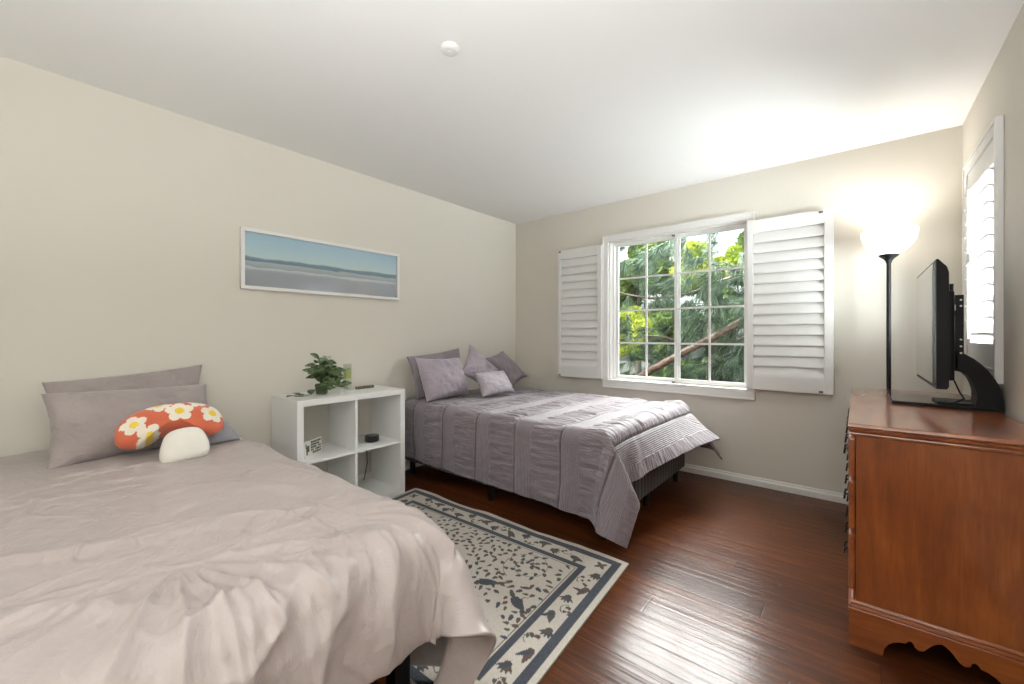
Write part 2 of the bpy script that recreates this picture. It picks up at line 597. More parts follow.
# ------------------------------------------------------------------ side window with its closed shutter
win2 = bpy.data.objects.new('window_2', None)
COL.objects.link(win2)
win2.location = (RW, -0.51, SZ0)
win2['kind'] = 'structure'
def framed_y(mb, y0, y1, z0, z1, wd, x0, x1, bev=0.0):
    mb.box(x0, x1, y0, y1, z1 - wd, z1, bev).box(x0, x1, y0, y1, z0, z0 + wd, bev)
    mb.box(x0, x1, y0, y0 + wd, z0 + wd, z1 - wd, bev).box(x0, x1, y1 - wd, y1, z0 + wd, z1 - wd, bev)
    return mb
mb = MB()
framed_y(mb, -0.930, -0.205, 0.950, 2.125, 0.062, RW - 0.022, RW - 0.001, 0.003)
framed_y(mb, -0.9285, -0.2065, 0.9515, 2.1235, 0.018, RW - 0.028, RW - 0.001, 0.003)
mb.build('casing', M['trim'], win2)
mb = MB()
framed_y(mb, SY0, SY1, SZ0, SZ1, 0.012, RW, RW + 0.08)
mb.build('jamb', M['trim'], win2)
mb = MB()
framed_y(mb, SY0 + 0.004, SY1 - 0.004, SZ0 + 0.004, SZ1 - 0.004, 0.04, RW + 0.08, RW + 0.125, 0.003)
mb.build('outer_frame', M['vinyl'], win2)
MB().box(RW + 0.10, RW + 0.104, SY0 + 0.04, SY1 - 0.04, SZ0 + 0.04, SZ1 - 0.04).build('pane', M['glass'], win2)
sh = thing('plantation_shutter', (RW + 0.03, -0.51, SZ0 + 0.014), 'white shutter with bright half open louvers in the side window behind the television', 'shutter')
mb = MB()
a, b, z0, z1 = SY0 + 0.004, SY1 - 0.004, SZ0 + 0.004, SZ1 - 0.004
xs0, xs1 = RW - 0.014, RW + 0.016
mb.box(xs0, xs1, a, a + 0.012, z0, z1, 0.002).box(xs0, xs1, b - 0.05, b, z0, z1, 0.003)
mb.box(xs0, xs1, a + 0.012, b - 0.05, z1 - 0.11, z1, 0.002).box(xs0, xs1, a + 0.012, b - 0.05, z0, z0 + 0.11, 0.002)
mb.build('frame', M['shutter'], sh)
mb = MB()
za, zb = z0 + 0.11, z1 - 0.11
n = 11
for k in range(n):
    zc = za + (zb - za) * (k + 0.5) / n
    prof = []
    for q in range(16):
        an = 2 * PI * q / 16
        u, v = 0.0055 * math.sin(an), 0.043 * math.cos(an)
        ca, sa = math.cos(R(70)), math.sin(R(70))
        prof.append((RW + 0.001 + u * ca - v * sa, zc + u * sa + v * ca))
    V0 = [(x, a + 0.013, z) for x, z in prof]
    A = [mb.bm.verts.new(c) for c in V0]
    B = [mb.bm.verts.new((c[0], b - 0.051, c[2])) for c in V0]
    mb.bm.faces.new(A)
    mb.bm.faces.new(B[::-1])
    for q in range(16):
        mb.bm.faces.new((A[q], B[q], B[(q + 1) % 16], A[(q + 1) % 16]))
mb.build('louver_bank', M['shutter'], sh, smooth='auto')
for (q0, q1) in ((1.585, 1.915), (1.145, 1.525)):
    MB().box(RW - 0.056, RW - 0.044, -0.545, -0.531, q0, q1, 0.002).build('tilt_rod', M['shutter'], sh)

# ------------------------------------------------------------------ smoke detector, rear ceiling lamp
sd = thing('smoke_detector', (1.620, -2.447, RH), 'small round white smoke detector on the ceiling', 'smoke detector')
MB().lathe([(0, RH - 0.020), (0.022, RH - 0.020), (0.034, RH - 0.018), (0.040, RH - 0.012), (0.042, RH - 0.008), (0.042, RH - 0.0005)], 1.620, -2.447, 32).build('cover', M['trim'], sd, smooth='auto')
MB().lathe([(0.0, RH - 0.0225), (0.009, RH - 0.022), (0.010, RH - 0.020)], 1.620, -2.447, 20).build('test_button', M['trim'], sd, smooth='auto')

# ------------------------------------------------------------------ cloth
def rounded_box(x0, x1, y0, y1, z0, z1, r):
    mb = MB()
    mb.bm.free()
    mb.bm = bmesh.new()
    rr = bmesh.ops.create_cube(mb.bm, size=1.0)
    bmesh.ops.scale(mb.bm, vec=(x1 - x0, y1 - y0, z1 - z0), verts=rr['verts'])
    bmesh.ops.translate(mb.bm, vec=((x0 + x1) / 2, (y0 + y1) / 2, (z0 + z1) / 2), verts=rr['verts'])
    bmesh.ops.bevel(mb.bm, geom=mb.bm.edges[:], offset=r, segments=5, affect='EDGES', profile=0.5)
    return mb

def soften(a, b, size, r):
    # round the two foot corners of the cloth with radius r
    if r <= 0:
        return a, b
    p = a - (size[0] - r)
    for sgn, q in ((1, b - (size[1] - r)), (-1, r - b)):
        if p > 0 and q > 0:
            m, h = max(p, q), math.hypot(p, q)
            k = m / h
            w = (m / r) ** 2
            k = 1 + (k - 1) * w
            return size[0] - r + p * k, (size[1] - r + q * k) if sgn > 0 else (r - q * k)
    return a, b

def drape(corner, size, rot, z, step, colliders, frames, bend, mass=0.35, seed=0, rnd=0.0):
    """hang a flat cloth (corner, size in metres, turned by rot) over the colliders; returns vertex array, grid size, flat uv"""
    nx, ny = int(size[0] / step), int(size[1] / step)
    me = bpy.data.meshes.new('cloth')
    c, s = math.cos(rot), math.sin(rot)
    vs, uv = [], []
    rn = random.Random(seed)
    for i in range(nx + 1):
        for j in range(ny + 1):
            a, b = size[0] * i / nx, size[1] * j / ny
            a, b = soften(a, b, size, rnd)
            vs.append((corner[0] + a * c - b * s, corner[1] + a * s + b * c, z + 0.004 * rn.random()))
            uv.append((a, b))
    fs = [(i * (ny + 1) + j, (i + 1) * (ny + 1) + j, (i + 1) * (ny + 1) + j + 1, i * (ny + 1) + j + 1) for i in range(nx) for j in range(ny)]
    me.from_pydata(vs, [], fs)
    o = bpy.data.objects.new('cloth', me)
    COL.objects.link(o)
    cl = o.modifiers.new('c', 'CLOTH')
    st = cl.settings
    st.quality = 6
    st.mass = mass
    st.tension_stiffness = 25
    st.compression_stiffness = 25
    st.shear_stiffness = 8
    st.bending_stiffness = bend
    st.air_damping = 2.0
    st.tension_damping = 8
    st.compression_damping = 8
    st.bending_damping = 1.0
    cl.collision_settings.distance_min = 0.012
    cl.collision_settings.collision_quality = 3
    cl.collision_settings.use_self_collision = True
    cl.collision_settings.self_distance_min = 0.010
    cl.point_cache.frame_start = 1
    cl.point_cache.frame_end = frames
    tmp = []
    for mbx in colliders:
        me2 = bpy.data.meshes.new('collider')
        mbx.bm.to_mesh(me2)
        mbx.bm.free()
        q = bpy.data.objects.new('collider', me2)
        COL.objects.link(q)
        q.modifiers.new('k', 'COLLISION')
        q.collision.thickness_outer = 0.006
        q.collision.cloth_friction = 25
        tmp.append(q)
    for f in range(1, frames + 1):
        scene.frame_set(f)
    dg = bpy.context.evaluated_depsgraph_get()
    ev = o.evaluated_get(dg).to_mesh()
    P = np.array([v.co[:] for v in ev.vertices])
    o.evaluated_get(dg).to_mesh_clear()
    for q in tmp + [o]:
        m_ = q.data
        bpy.data.objects.remove(q)
        bpy.data.meshes.remove(m_)
    scene.frame_set(1)
    return P, nx, ny, uv, fs

def relax(P, nx, ny, it):
    G = P.reshape(nx + 1, ny + 1, 3).copy()
    for _ in range(it):
        A = np.pad(G, ((1, 1), (1, 1), (0, 0)), mode='edge')
        M4 = (A[2:, 1:-1] + A[:-2, 1:-1] + A[1:-1, 2:] + A[1:-1, :-2]) / 4
        G[1:-1, 1:-1] = 0.5 * G[1:-1, 1:-1] + 0.5 * M4[1:-1, 1:-1]
    return G.reshape(-1, 3)

def upsample(P, nx, ny, k, size):
    """cubic (Catmull-Rom) refinement of a grid"""
    G = P.reshape(nx + 1, ny + 1, 3)
    def up(A, axis, n):
        A = np.moveaxis(A, axis, 0)
        t = np.linspace(0, n, n * k + 1)
        i = np.minimum(t.astype(int), n - 1)
        f = (t - i)[:, None, None]
        g = lambda q: A[np.clip(q, 0, n)]
        p0, p1, p2, p3 = g(i - 1), g(i), g(i + 1), g(i + 2)
        r = 0.5 * (2 * p1 + (p2 - p0) * f + (2 * p0 - 5 * p1 + 4 * p2 - p3) * f ** 2 + (3 * p1 - p0 - 3 * p2 + p3) * f ** 3)
        return np.moveaxis(r, 0, axis)
    G = up(up(G, 0, nx), 1, ny)
    return G

def grid_normals(G):
    du = np.gradient(G, axis=0)
    dv = np.gradient(G, axis=1)
    n = np.cross(du, dv)
    n /= np.linalg.norm(n, axis=2, keepdims=True) + 1e-9
    return n

def grid_object(name, G, uvsize, material, thick):
    a, b = G.shape[:2]
    N = grid_normals(G)
    lower = G - N * thick
    V = np.concatenate([G.reshape(-1, 3), lower.reshape(-1, 3)])
    idx = np.arange(a * b).reshape(a, b)
    q = np.stack([idx[:-1, :-1], idx[1:, :-1], idx[1:, 1:], idx[:-1, 1:]], -1).reshape(-1, 4)
    q2 = q[:, ::-1] + a * b
    rim = []
    for line in (idx[:, 0], idx[-1, :], idx[::-1, -1], idx[0, ::-1]):
        for u, v in zip(line[:-1], line[1:]):
            rim.append((v, u, u + a * b, v + a * b))
    F = np.concatenate([q, q2, np.array(rim)])
    me = bpy.data.meshes.new(name)
    me.from_pydata(V.tolist(), [], F.tolist())
    uvl = me.uv_layers.new(name='UVMap')
    su = np.repeat(np.linspace(0, uvsize[0], a), b)
    sv = np.tile(np.linspace(0, uvsize[1], b), a)
    UV = np.stack([np.concatenate([su, su]), np.concatenate([sv, sv])], 1)
    li = np.empty(len(me.loops), dtype=np.int32)
    me.loops.foreach_get('vertex_index', li)
    uvl.data.foreach_set('uv', UV[li].astype(np.float32).ravel())
    me.materials.append(material)
    me.polygons.foreach_set('use_smooth', [True] * len(me.polygons))
    o = bpy.data.objects.new(name, me)
    COL.objects.link(o)
    return o

def vnoise(X, Y, sx, sy, seed):
    """smooth value noise on arrays, about -1..1"""
    r = np.random.default_rng(seed)
    tab = r.uniform(-1, 1, (64, 64))
    a, b = X * sx + 100, Y * sy + 100
    i, j = np.floor(a).astype(int), np.floor(b).astype(int)
    f, g = a - i, b - j
    f, g = f * f * (3 - 2 * f), g * g * (3 - 2 * g)
    t = lambda p, q: tab[p % 64, q % 64]
    return (t(i, j) * (1 - f) + t(i + 1, j) * f) * (1 - g) + (t(i, j + 1) * (1 - f) + t(i + 1, j + 1) * f) * g

# ------------------------------------------------------------------ near bed
BX1 = 2.03
nb = thing('bed', (1.0, -3.56, 0), 'larger blush bed in the foreground with black metal platform frame', 'bed')
MB().box(0.05, BX1 - 0.04, -4.24, -2.880, 0.305, 0.562, 0.050).build('mattress', M['mattress'], nb, smooth='auto')
mb = MB()
FE = BX1 - 0.06
mb.box(0.04, FE, -4.25, -4.205, 0.255, 0.305, 0.004).box(0.04, FE, -2.92, -2.875, 0.255, 0.305, 0.004)
mb.box(0.04, 0.085, -4.205, -2.92, 0.255, 0.305, 0.004).box(FE - 0.045, FE, -4.205, -2.92, 0.255, 0.305, 0.004)
for k in range(9):
    xx = 0.2 + 0.2 * k
    mb.box(xx, xx + 0.04, -4.21, -2.915, 0.270, 0.300)
mb.box(0.08, FE - 0.04, -3.585, -3.54, 0.225, 0.268)
mb.build('frame', M['black_metal'], nb)
for lx in (0.07, 1.02, FE - 0.075):
    for ly in (-4.22, -3.585, -2.955):
        MB().box(lx, lx + 0.05, ly, ly + 0.055, 0.0, 0.256, 0.004).build('leg', M['black_metal'], nb)

col = [rounded_box(0.0, BX1, -4.24, -2.842, 0.2, 0.584, 0.05), MB().box(-1, 4.5, -6, 1, -0.1, 0.012), MB().box(-0.3, 0.0, -6, 1, -0.1, 1.5)]
size = (2.290, 2.47)
BEND, RND, ROT = 4.0, 0.27, 0.6
P, nx, ny, uv, fs = drape((0.03, -4.70), size, R(ROT), 0.622, 0.030, col, 50, BEND, seed=3, rnd=RND)
P = relax(P, nx, ny, 8)
G = upsample(P, nx, ny, 5, size)
N = grid_normals(G)
X, Y, Z = G[..., 0], G[..., 1], G[..., 2]
a_, b_ = G.shape[:2]
U = np.repeat(np.linspace(0, size[0], a_)[:, None], b_, 1)
Vv = np.repeat(np.linspace(0, size[1], b_)[None, :], a_, 0)
def ridge(p, sharp=1.6):
    return (1 - np.abs(np.sin(p))) ** sharp
wob1, wob2 = vnoise(U, Vv, 4, 4, 31), vnoise(U, Vv, 6, 6, 32)
D = 0.008 * vnoise(U, Vv, 3.2, 3.2, 1) + 0.004 * vnoise(U, Vv, 8, 9, 2)
# irregular creases running over the top
c1 = ridge(U * 7 + Vv * 5 + 2.6 * wob1 + 1.4 * vnoise(U, Vv, 2, 2, 33), 7) * np.clip(vnoise(U, Vv, 3, 3, 34) * 1.6, 0, 1)
c2 = ridge(U * 4 - Vv * 9 + 2.6 * wob2, 7) * np.clip(vnoise(U, Vv, 3.4, 3.1, 35) * 1.6, 0, 1)
D += (0.014 * c1 + 0.012 * c2) * np.clip((1.9 - Vv) / 0.15, 0, 1)
# pulled point near the foot with folds fanning out from it
px_, py_ = 1.70, 1.27
dx, dy = U - px_, Vv - py_
rr = np.hypot(dx, dy) + 1e-6
th = np.arctan2(dy, dx)
env = (1 - np.exp(-(rr / 0.17) ** 2)) * np.exp(-(rr / 0.40) ** 2) * np.clip(np.cos(th) * 0.9 + 0.45, 0, 1)
D += (0.034 * ridge(th * 9.5 + 1.3 * np.sin(th * 3) + 0.5 * wob1, 1.6) + 0.006 * ridge(th * 21 + 1.5 * wob2, 2)) * env
D -= 0.012 * np.exp(-(rr / 0.06) ** 2)
# a second fan at the far corner of the foot
dx2, dy2 = U - 1.78, Vv - 1.62
r2 = np.hypot(dx2, dy2) + 1e-6
t2 = np.arctan2(dy2, dx2)
env2 = (1 - np.exp(-(r2 / 0.20) ** 2)) * np.exp(-(r2 / 0.40) ** 2) * np.clip(np.cos(t2 - 0.3) + 0.25, 0, 1)
D += (Vv < 1.86) * (0.026 * ridge(t2 * 8.5 + 0.8 * wob2, 1.6) + 0.005 * ridge(t2 * 19 + 1.2 * wob1, 2)) * env2
# folds hanging over the foot edge
foot = np.clip((U - 1.86) / 0.12, 0, 1) * np.clip((2.6 - U) / 0.3, 0, 1)
foot = foot * np.clip((1.84 - Vv) / 0.1, 0, 1)
D += foot * (0.020 * ridge(Vv * 15 + 1.6 * wob1 + (U - 1.9) * 2, 1.6) + 0.005 * ridge(Vv * 37 + 2 * wob2, 2)) * (0.55 + 0.45 * vnoise(U, Vv, 1, 3, 36))
D -= 0.010 * env + 0.008 * env2
# long soft creases across the top
for (u0, v0, u1, v1, wdt, amp) in ((1.30, 0.75, 1.62, 1.55, 0.035, 0.016), (1.05, 1.35, 1.55, 1.72, 0.03, 0.014), (0.85, 1.45, 1.12, 1.75, 0.035, 0.014),
                                   (1.45, 0.55, 1.75, 1.0, 0.04, 0.015), (0.6, 1.1, 0.7, 1.3, 0.012, 0.010), (1.55, 0.85, 1.95, 1.25, 0.03, 0.012), (1.40, 1.2, 1.66, 1.62, 0.02, 0.012)):
    ex, ey = u1 - u0, v1 - v0
    L = math.hypot(ex, ey)
    tt = ((U - u0) * ex + (Vv - v0) * ey) / L
    dd = ((U - u0) * -ey + (Vv - v0) * ex) / L
    D += amp * np.exp(-(dd / wdt) ** 2) * np.exp(-((tt - L / 2) / (L * 0.45)) ** 4)
hang = np.clip((0.50 - Z) / 0.15, 0, 1)
D += hang * 0.008 * vnoise(U, Vv, 3, 14, 9) * (U > 1.9) * 0.4 + hang * 0.006 * vnoise(U, Vv, 14, 3, 10) * (U < 1.9)
puffy = 0.022 * np.clip((0.59 - Z) / 0.12, 0, 1) * np.clip((Z - 0.12) / 0.2, 0, 1)
G = G + N * (D + 0.010 + puffy)[..., None]
G[..., 2] = np.maximum(G[..., 2], 0.014)
nc = grid_object('comforter', G, size, M['near_comforter'], 0.012)
tag(nc, 'blush taupe satin comforter spread over the bed in the foreground', 'comforter')

# ------------------------------------------------------------------ pillows
def pillow_mb(c, thick, seed, pinch=0.05, n=36, wr=0.006, flange=0.0, sag=0.0):
    """c: four corners TL, TR, BR, BL in world space"""
    TL, TR, BR, BL = [Vector(q) for q in c]
    nrm = (TR - TL).cross(BL - TL).normalized()
    W_ = ((TR - TL).length + (BR - BL).length) / 2
    H_ = ((BL - TL).length + (BR - TR).length) / 2
    def pt(u, v, side):
        # u, v in -1..1; corners stay, edges bow inwards
        uu = u * (1 - pinch * (1 - v * v) * abs(u) ** 3)
        vv = v * (1 - pinch * (1 - u * u) * abs(v) ** 3)
        s, t = (uu + 1) / 2, (vv + 1) / 2
        p = (TL * (1 - s) + TR * s) * (1 - t) + (BL * (1 - s) + BR * s) * t
        fu = u / (1 - flange) if flange else u
        fv = v / (1 - flange) if flange else v
        if abs(fu) >= 1 or abs(fv) >= 1:
            h = 0.004
        else:
            h = ((1 - fu ** 2) ** 0.5) * ((1 - fv ** 2) ** 0.5) * thick / 2
            h *= 1 + sag * v
            h = max(h, 0.004)
        w_ = fbm(p + Vector((seed * 3.1, seed, side)), 9, 3) * wr + fbm(p + Vector((seed, seed * 7, side)), 26, 2) * wr * 0.45
        edge = (1 - u ** 4) * (1 - v ** 4)
        return p + nrm * (side * h + w_ * edge)
    mb = MB()
    va, vb = {}, {}
    for i in range(n + 1):
        for j in range(n + 1):
            u, v = -1 + 2 * i / n, -1 + 2 * j / n
            u, v = math.sin(u * PI / 2) * 0.6 + u * 0.4, math.sin(v * PI / 2) * 0.6 + v * 0.4
            va[i, j] = mb.bm.verts.new(pt(u, v, 1))
            if i in (0, n) or j in (0, n):
                vb[i, j] = va[i, j]
            else:
                vb[i, j] = mb.bm.verts.new(pt(u, v, -1))
    for i in range(n):
        for j in range(n):
            mb.bm.faces.new((va[i, j], va[i + 1, j], va[i + 1, j + 1], va[i, j + 1]))
            mb.bm.faces.new((vb[i, j], vb[i, j + 1], vb[i + 1, j + 1], vb[i + 1, j]))
    return mb

def pillow(name, c, thick, material, label, cat, group=None, seed=1, **kw):
    o = pillow_mb(c, thick, seed, **kw).build(name, material, None, smooth=True)
    return tag(o, label, cat, group)

pillow('pillow', [(0.075, -3.600, 0.945), (0.06, -2.975, 0.995), (0.15, -2.99, 0.63), (0.24, -3.59, 0.61)], 0.09, M['near_pillow'],
       'grey mauve pillow standing against the wall, behind the other large pillow of the blush bed', 'pillow', seed=4, pinch=0.07, wr=0.016)
pillow('pillow', [(0.29, -3.608, 0.912), (0.18, -2.985, 0.890), (0.31, -2.965, 0.606), (0.455, -3.600, 0.602)], 0.19, M['near_pillow'],
       'large grey mauve pillow on the blush bed directly behind the mushroom cushion', 'pillow', seed=9, pinch=0.07, wr=0.016)
pillow('cushion', [(0.42, -3.09, 0.72), (0.40, -2.945, 0.70), (0.50, -2.915, 0.615), (0.52, -3.10, 0.615)], 0.07, M['grey_knit'],
       'little grey knit cushion peeking out behind the mushroom cushion', 'cushion', seed=5, n=20, wr=0.003)

# mushroom cushion
mc = thing('mushroom_cushion', (0.62, -3.2, 0.59), 'plush mushroom cushion with coral daisy cap and cream stem on the blush bed', 'cushion')
# local frame: s along +y (to the right in view), t up the leaning face
mo = Vector((0.535, -3.205, 0.724))
ms = Vector((0.08, 1.0, 0.0)).normalized()
mt = Vector((-0.58, 0.02, 0.82)).normalized()
mn = ms.cross(mt).normalized()          # towards +x
DAISY = [(-0.138, 0.020, 0.046, 0.5), (-0.085, -0.044, 0.050, 0.0), (0.022, 0.055, 0.054, 0.3), (0.150, 0.030, 0.050, 0.1), (-0.050, 0.108, 0.044, 0.9), (0.098, 0.108, 0.040, 0.4)]
def cap_outline(a):
    # dome on top, gently hollow underside
    c, s = math.cos(a), math.sin(a)
    x = 0.200 * (abs(c) ** 0.85) * (1 if c > 0 else -1)
    if s >= 0:
        y = 0.128 * s ** 0.9
    else:
        y = -0.072 * (abs(s) ** 0.55) + 0.058 * max(0, 1 - (x / 0.13) ** 2)
    return x, y + 0.05 * x - (0.004 if s < 0 else 0)
mb = MB()
na, nr = 120, 44
vf, vbk = [], []
for i in range(na):
    a = 2 * PI * i / na
    ox, oy = cap_outline(a)
    rf, rb = [], []
    for j in range(nr + 1):
        r = j / nr
        x, y = ox * r, 0.02 * (1 - r) + oy * r
        h = 0.075 * (1 - r ** 2.6) ** 0.6 if r < 1 else 0
        p = mo + ms * x + mt * y
        rf.append(mb.bm.verts.new(p + mn * h))
        rb.append(mb.bm.verts.new(p - mn * h * 0.9) if j < nr else rf[-1])
    vf.append(rf)
    vbk.append(rb)
for i in range(na):
    i2 = (i + 1) % na
    for j in range(nr):
        if j == 0:
            mb.bm.faces.new((vf[i][0], vf[i][1], vf[i2][1]))
            mb.bm.faces.new((vbk[i][0], vbk[i2][1], vbk[i][1]))
        else:
            f = mb.bm.faces.new((vf[i][j], vf[i][j + 1], vf[i2][j + 1], vf[i2][j]))
            mb.bm.faces.new((vbk[i][j], vbk[i2][j], vbk[i2][j + 1], vbk[i][j + 1]))
bmesh.ops.remove_doubles(mb.bm, verts=mb.bm.verts[:], dist=1e-5)
for f in mb.bm.faces:
    c = f.calc_center_median() - mo
    x, y, d = c.dot(ms), c.dot(mt), c.dot(mn)
    f.material_index = 0
    for (fx, fy, fr, ph) in DAISY:
        dx, dy = x - fx, y - fy
        rr_ = math.hypot(dx, dy)
        if rr_ < fr * 0.33:
            f.material_index = 2
            break
        if any(math.hypot(dx - 0.62 * fr * math.cos(ph + 1.2566 * q), dy - 0.62 * fr * math.sin(ph + 1.2566 * q)) < 0.40 * fr for q in range(5)) or rr_ < 0.5 * fr:
            f.material_index = 1
            break
mb.build('cap', [M['plush_red'], M['plush_petal'], M['plush_yellow']], mc, smooth=True)
mb = MB()
so = mo + ms * 0.024 + mt * -0.128 + mn * 0.065
def stem_pt(u, v):
    a = 2 * PI * u
    b = PI * (v - 0.5)
    sx = (abs(math.cos(a)) ** 0.5) * (1 if math.cos(a) > 0 else -1) * max(0.0, math.cos(b)) ** 0.3
    sy = (abs(math.sin(a)) ** 0.6) * (1 if math.sin(a) > 0 else -1) * max(0.0, math.cos(b)) ** 0.5
    wid = 0.088 - 0.010 * math.sin(b)
    up = math.sin(b) * 0.070 + (0.016 * (1 - sx * sx) if b > 0 else 0)
    return so + ms * (sx * wid) + mt * (up + 0.10 * sx * wid) + mn * (sy * 0.052)
mb.grid(stem_pt, 40, 20, close_u=True)
bmesh.ops.remove_doubles(mb.bm, verts=mb.bm.verts[:], dist=1e-4)
mb.build('stem', M['plush_white'], mc, smooth=True)

# ------------------------------------------------------------------ far bed
FY0, FY1, FX1 = -1.585, -0.245, 1.955
fb = thing('bed', (1.0, -0.915, 0), 'smaller far bed under the window with charcoal ribbed fabric base', 'bed')
MB().box(0.05, FX1, FY0, FY1, 0.36, 0.592, 0.05).build('mattress', M['mattress'], fb, smooth='auto')
mb = MB()
def rib_loop(off):
    pts = []
    st = 0.055
    r = 0.03
    def seg(ax, ay, bx, by, nxn, nyn):
        L = math.hypot(bx - ax, by - ay)
        k = int(L / 0.009)
        for q in range(k):
            t = q / k
            s = t * L
            b = abs(math.sin(PI * s / st)) ** 0.5
            o_ = 0.006 * b
            pts.append((ax + (bx - ax) * t + nxn * o_, ay + (by - ay) * t + nyn * o_))
    x0, x1, y0, y1 = 0.05, FX1 - 0.006, FY0 + 0.006, FY1 - 0.006
    seg(x0, y0, x1, y0, 0, -1)
    seg(x1, y0, x1, y1, 1, 0)
    seg(x1, y1, x0, y1, 0, 1)
    seg(x0, y1, x0, y0, -1, 0)
    return pts
mb.prism(rib_loop(0), 2, 0.125, 0.36)
mb.build('ribbed_base', M['box_base'], fb)
for lx in (0.10, 1.0, FX1 - 0.08):
    for ly in (FY0 + 0.04, -0.93, FY1 - 0.08):
        MB().lathe([(0.0, 0.126), (0.024, 0.126), (0.020, 0.004), (0.018, 0.0), (0, 0.0)], lx + 0.02, ly + 0.02, 16).build('leg', M['black_plastic'], fb, smooth='auto')

col = [rounded_box(0.0, FX1, FY0, FY1, 0.11, 0.598, 0.055), MB().box(-1, 4.5, -6, 1, -0.1, 0.012), MB().box(-0.3, 0.0, -6, 1, -0.1, 1.5), MB().box(0, 3.5, 0.0, 0.3, -0.1, 1.5),
       MB().box(0.05, 0.44, -2.6, -1.835, -0.1, 0.77)]
fsize = (2.185, 2.18)
P, nx, ny, uv, fs = drape((0.045, -1.985), fsize, R(0.0), 0.632, 0.031, col, 50, 2.5, seed=5)
G = upsample(P, nx, ny, 4, fsize)
N = grid_normals(G)
a_, b_ = G.shape[:2]
U = np.repeat(np.linspace(0, fsize[0], a_)[:, None], b_, 1)
Vv = np.repeat(np.linspace(0, fsize[1], b_)[None, :], a_, 0)
t = np.mod((U - 0.19) / 0.352, 1.0)
sd_ = np.minimum(t, 1 - t) * 0.352
puff = np.clip(sd_ / 0.05, 0, 1) ** 0.5
ru = vnoise(U, Vv, 6, 38, 21) * (t > 0.38) * 0.008 + vnoise(U, Vv, 12, 60, 22) * (t > 0.38) * 0.0045
D = 0.008 * puff + ru * puff + 0.006 * vnoise(U, Vv, 5, 5, 23)
D *= np.clip((2.19 - U) / 0.16, 0.1, 1)
G = G + N * D[..., None]
# the foot end puffs out towards the corner by the wall
fl_ = np.clip((U - 1.86) / 0.32, 0, 1) ** 1.3 * np.clip((Vv - 0.55) / 1.0, 0, 1) ** 0.8
G[..., 0] += 0.20 * fl_
G[..., 2] += 0.11 * fl_ + 0.02 * np.exp(-((U - 1.90) / 0.12) ** 2) * np.clip((Vv - 0.4) / 0.3, 0, 1)
G[..., 1] = np.minimum(G[..., 1], -0.012)
G[..., 2] = np.maximum(G[..., 2], 0.016)
fc = grid_object('comforter', G, fsize, M['far_comforter'], 0.012)
tag(fc, 'lilac grey pleated comforter with seamed bands on the bed under the window', 'comforter')

grp = 'pillows on the bed under the window'
pillow('pillow', [(0.085, -1.560, 0.985), (0.085, -0.960, 1.045), (0.185, -0.93, 0.635), (0.185, -1.54, 0.625)], 0.10, M['far_pillow_dark'],
       'dark lilac pillow flat against the wall, behind the leftmost pillow of the far bed', 'pillow', grp, seed=12, pinch=0.08, wr=0.014)
pillow('pillow', [(0.235, -1.600, 0.985), (0.225, -1.080, 0.965), (0.37, -1.085, 0.64), (0.37, -1.580, 0.628)], 0.20, M['far_pillow'],
       'lilac pillow nearest the bookcase, front one at the left end of the far bed', 'pillow', grp, seed=13, pinch=0.09, flange=0.05, wr=0.018)
pillow('pillow', [(0.125, -0.66, 0.935), (0.105, -0.350, 1.000), (0.215, -0.05, 0.715), (0.245, -0.330, 0.635)], 0.13, M['far_pillow_dark'],
       'dark lilac pillow slumped in the corner, farthest back on the far bed', 'pillow', grp, seed=14, pinch=0.08, wr=0.014, flange=0.05)
pillow('cushion', [(0.30, -1.150, 0.830), (0.235, -0.965, 1.080), (0.31, -0.650, 0.830), (0.42, -0.865, 0.640)], 0.13, M['far_pillow'],
       'square lilac cushion standing on one corner among the pillows of the far bed', 'cushion', grp, seed=15, pinch=0.12, wr=0.010)
pillow('cushion', [(0.475, -1.14, 0.838), (0.465, -0.755, 0.838), (0.615, -0.77, 0.650), (0.575, -1.145, 0.640)], 0.14, M['far_pillow_pale'],
       'small pale lilac cushion lying in front of the pillows on the far bed', 'cushion', grp, seed=16, pinch=0.08, wr=0.012)

# ------------------------------------------------------------------ bookcase
bk = thing('cube_bookcase', (0.25, -2.22, 0), 'white four cube bookcase with open back between the two beds', 'bookcase')
bx0, bx1, by0, by1 = 0.055, 0.442, -2.602, -1.836
ML = M['white_laminate']
MB().box(bx0, bx1, by0, by0 + 0.038, 0.0, 0.77, 0.0015).build('side_panel', ML, bk)
MB().box(bx0, bx1, by1 - 0.038, by1, 0.0, 0.77, 0.0015).build('side_panel', ML, bk)
# copies top and bottom between the sides
MB().box(bx0, bx1, by0 + 0.038, by1 - 0.038, 0.732, 0.77, 0.0015).build('top_panel', ML, bk)
MB().box(bx0, bx1, by0 + 0.038, by1 - 0.038, 0.0, 0.038, 0.0015).build('bottom_panel', ML, bk)
ym = (by0 + by1) / 2
MB().box(bx0 + 0.004, bx1 - 0.004, by0 + 0.038, by1 - 0.038, 0.377, 0.393, 0.001).build('shelf', ML, bk)
MB().box(bx0 + 0.004, bx1 - 0.004, ym - 0.008, ym + 0.008, 0.393, 0.732, 0.001).build('divider', ML, bk)
MB().box(bx0 + 0.004, bx1 - 0.004, ym - 0.008, ym + 0.008, 0.038, 0.377, 0.001).build('divider', ML, bk)

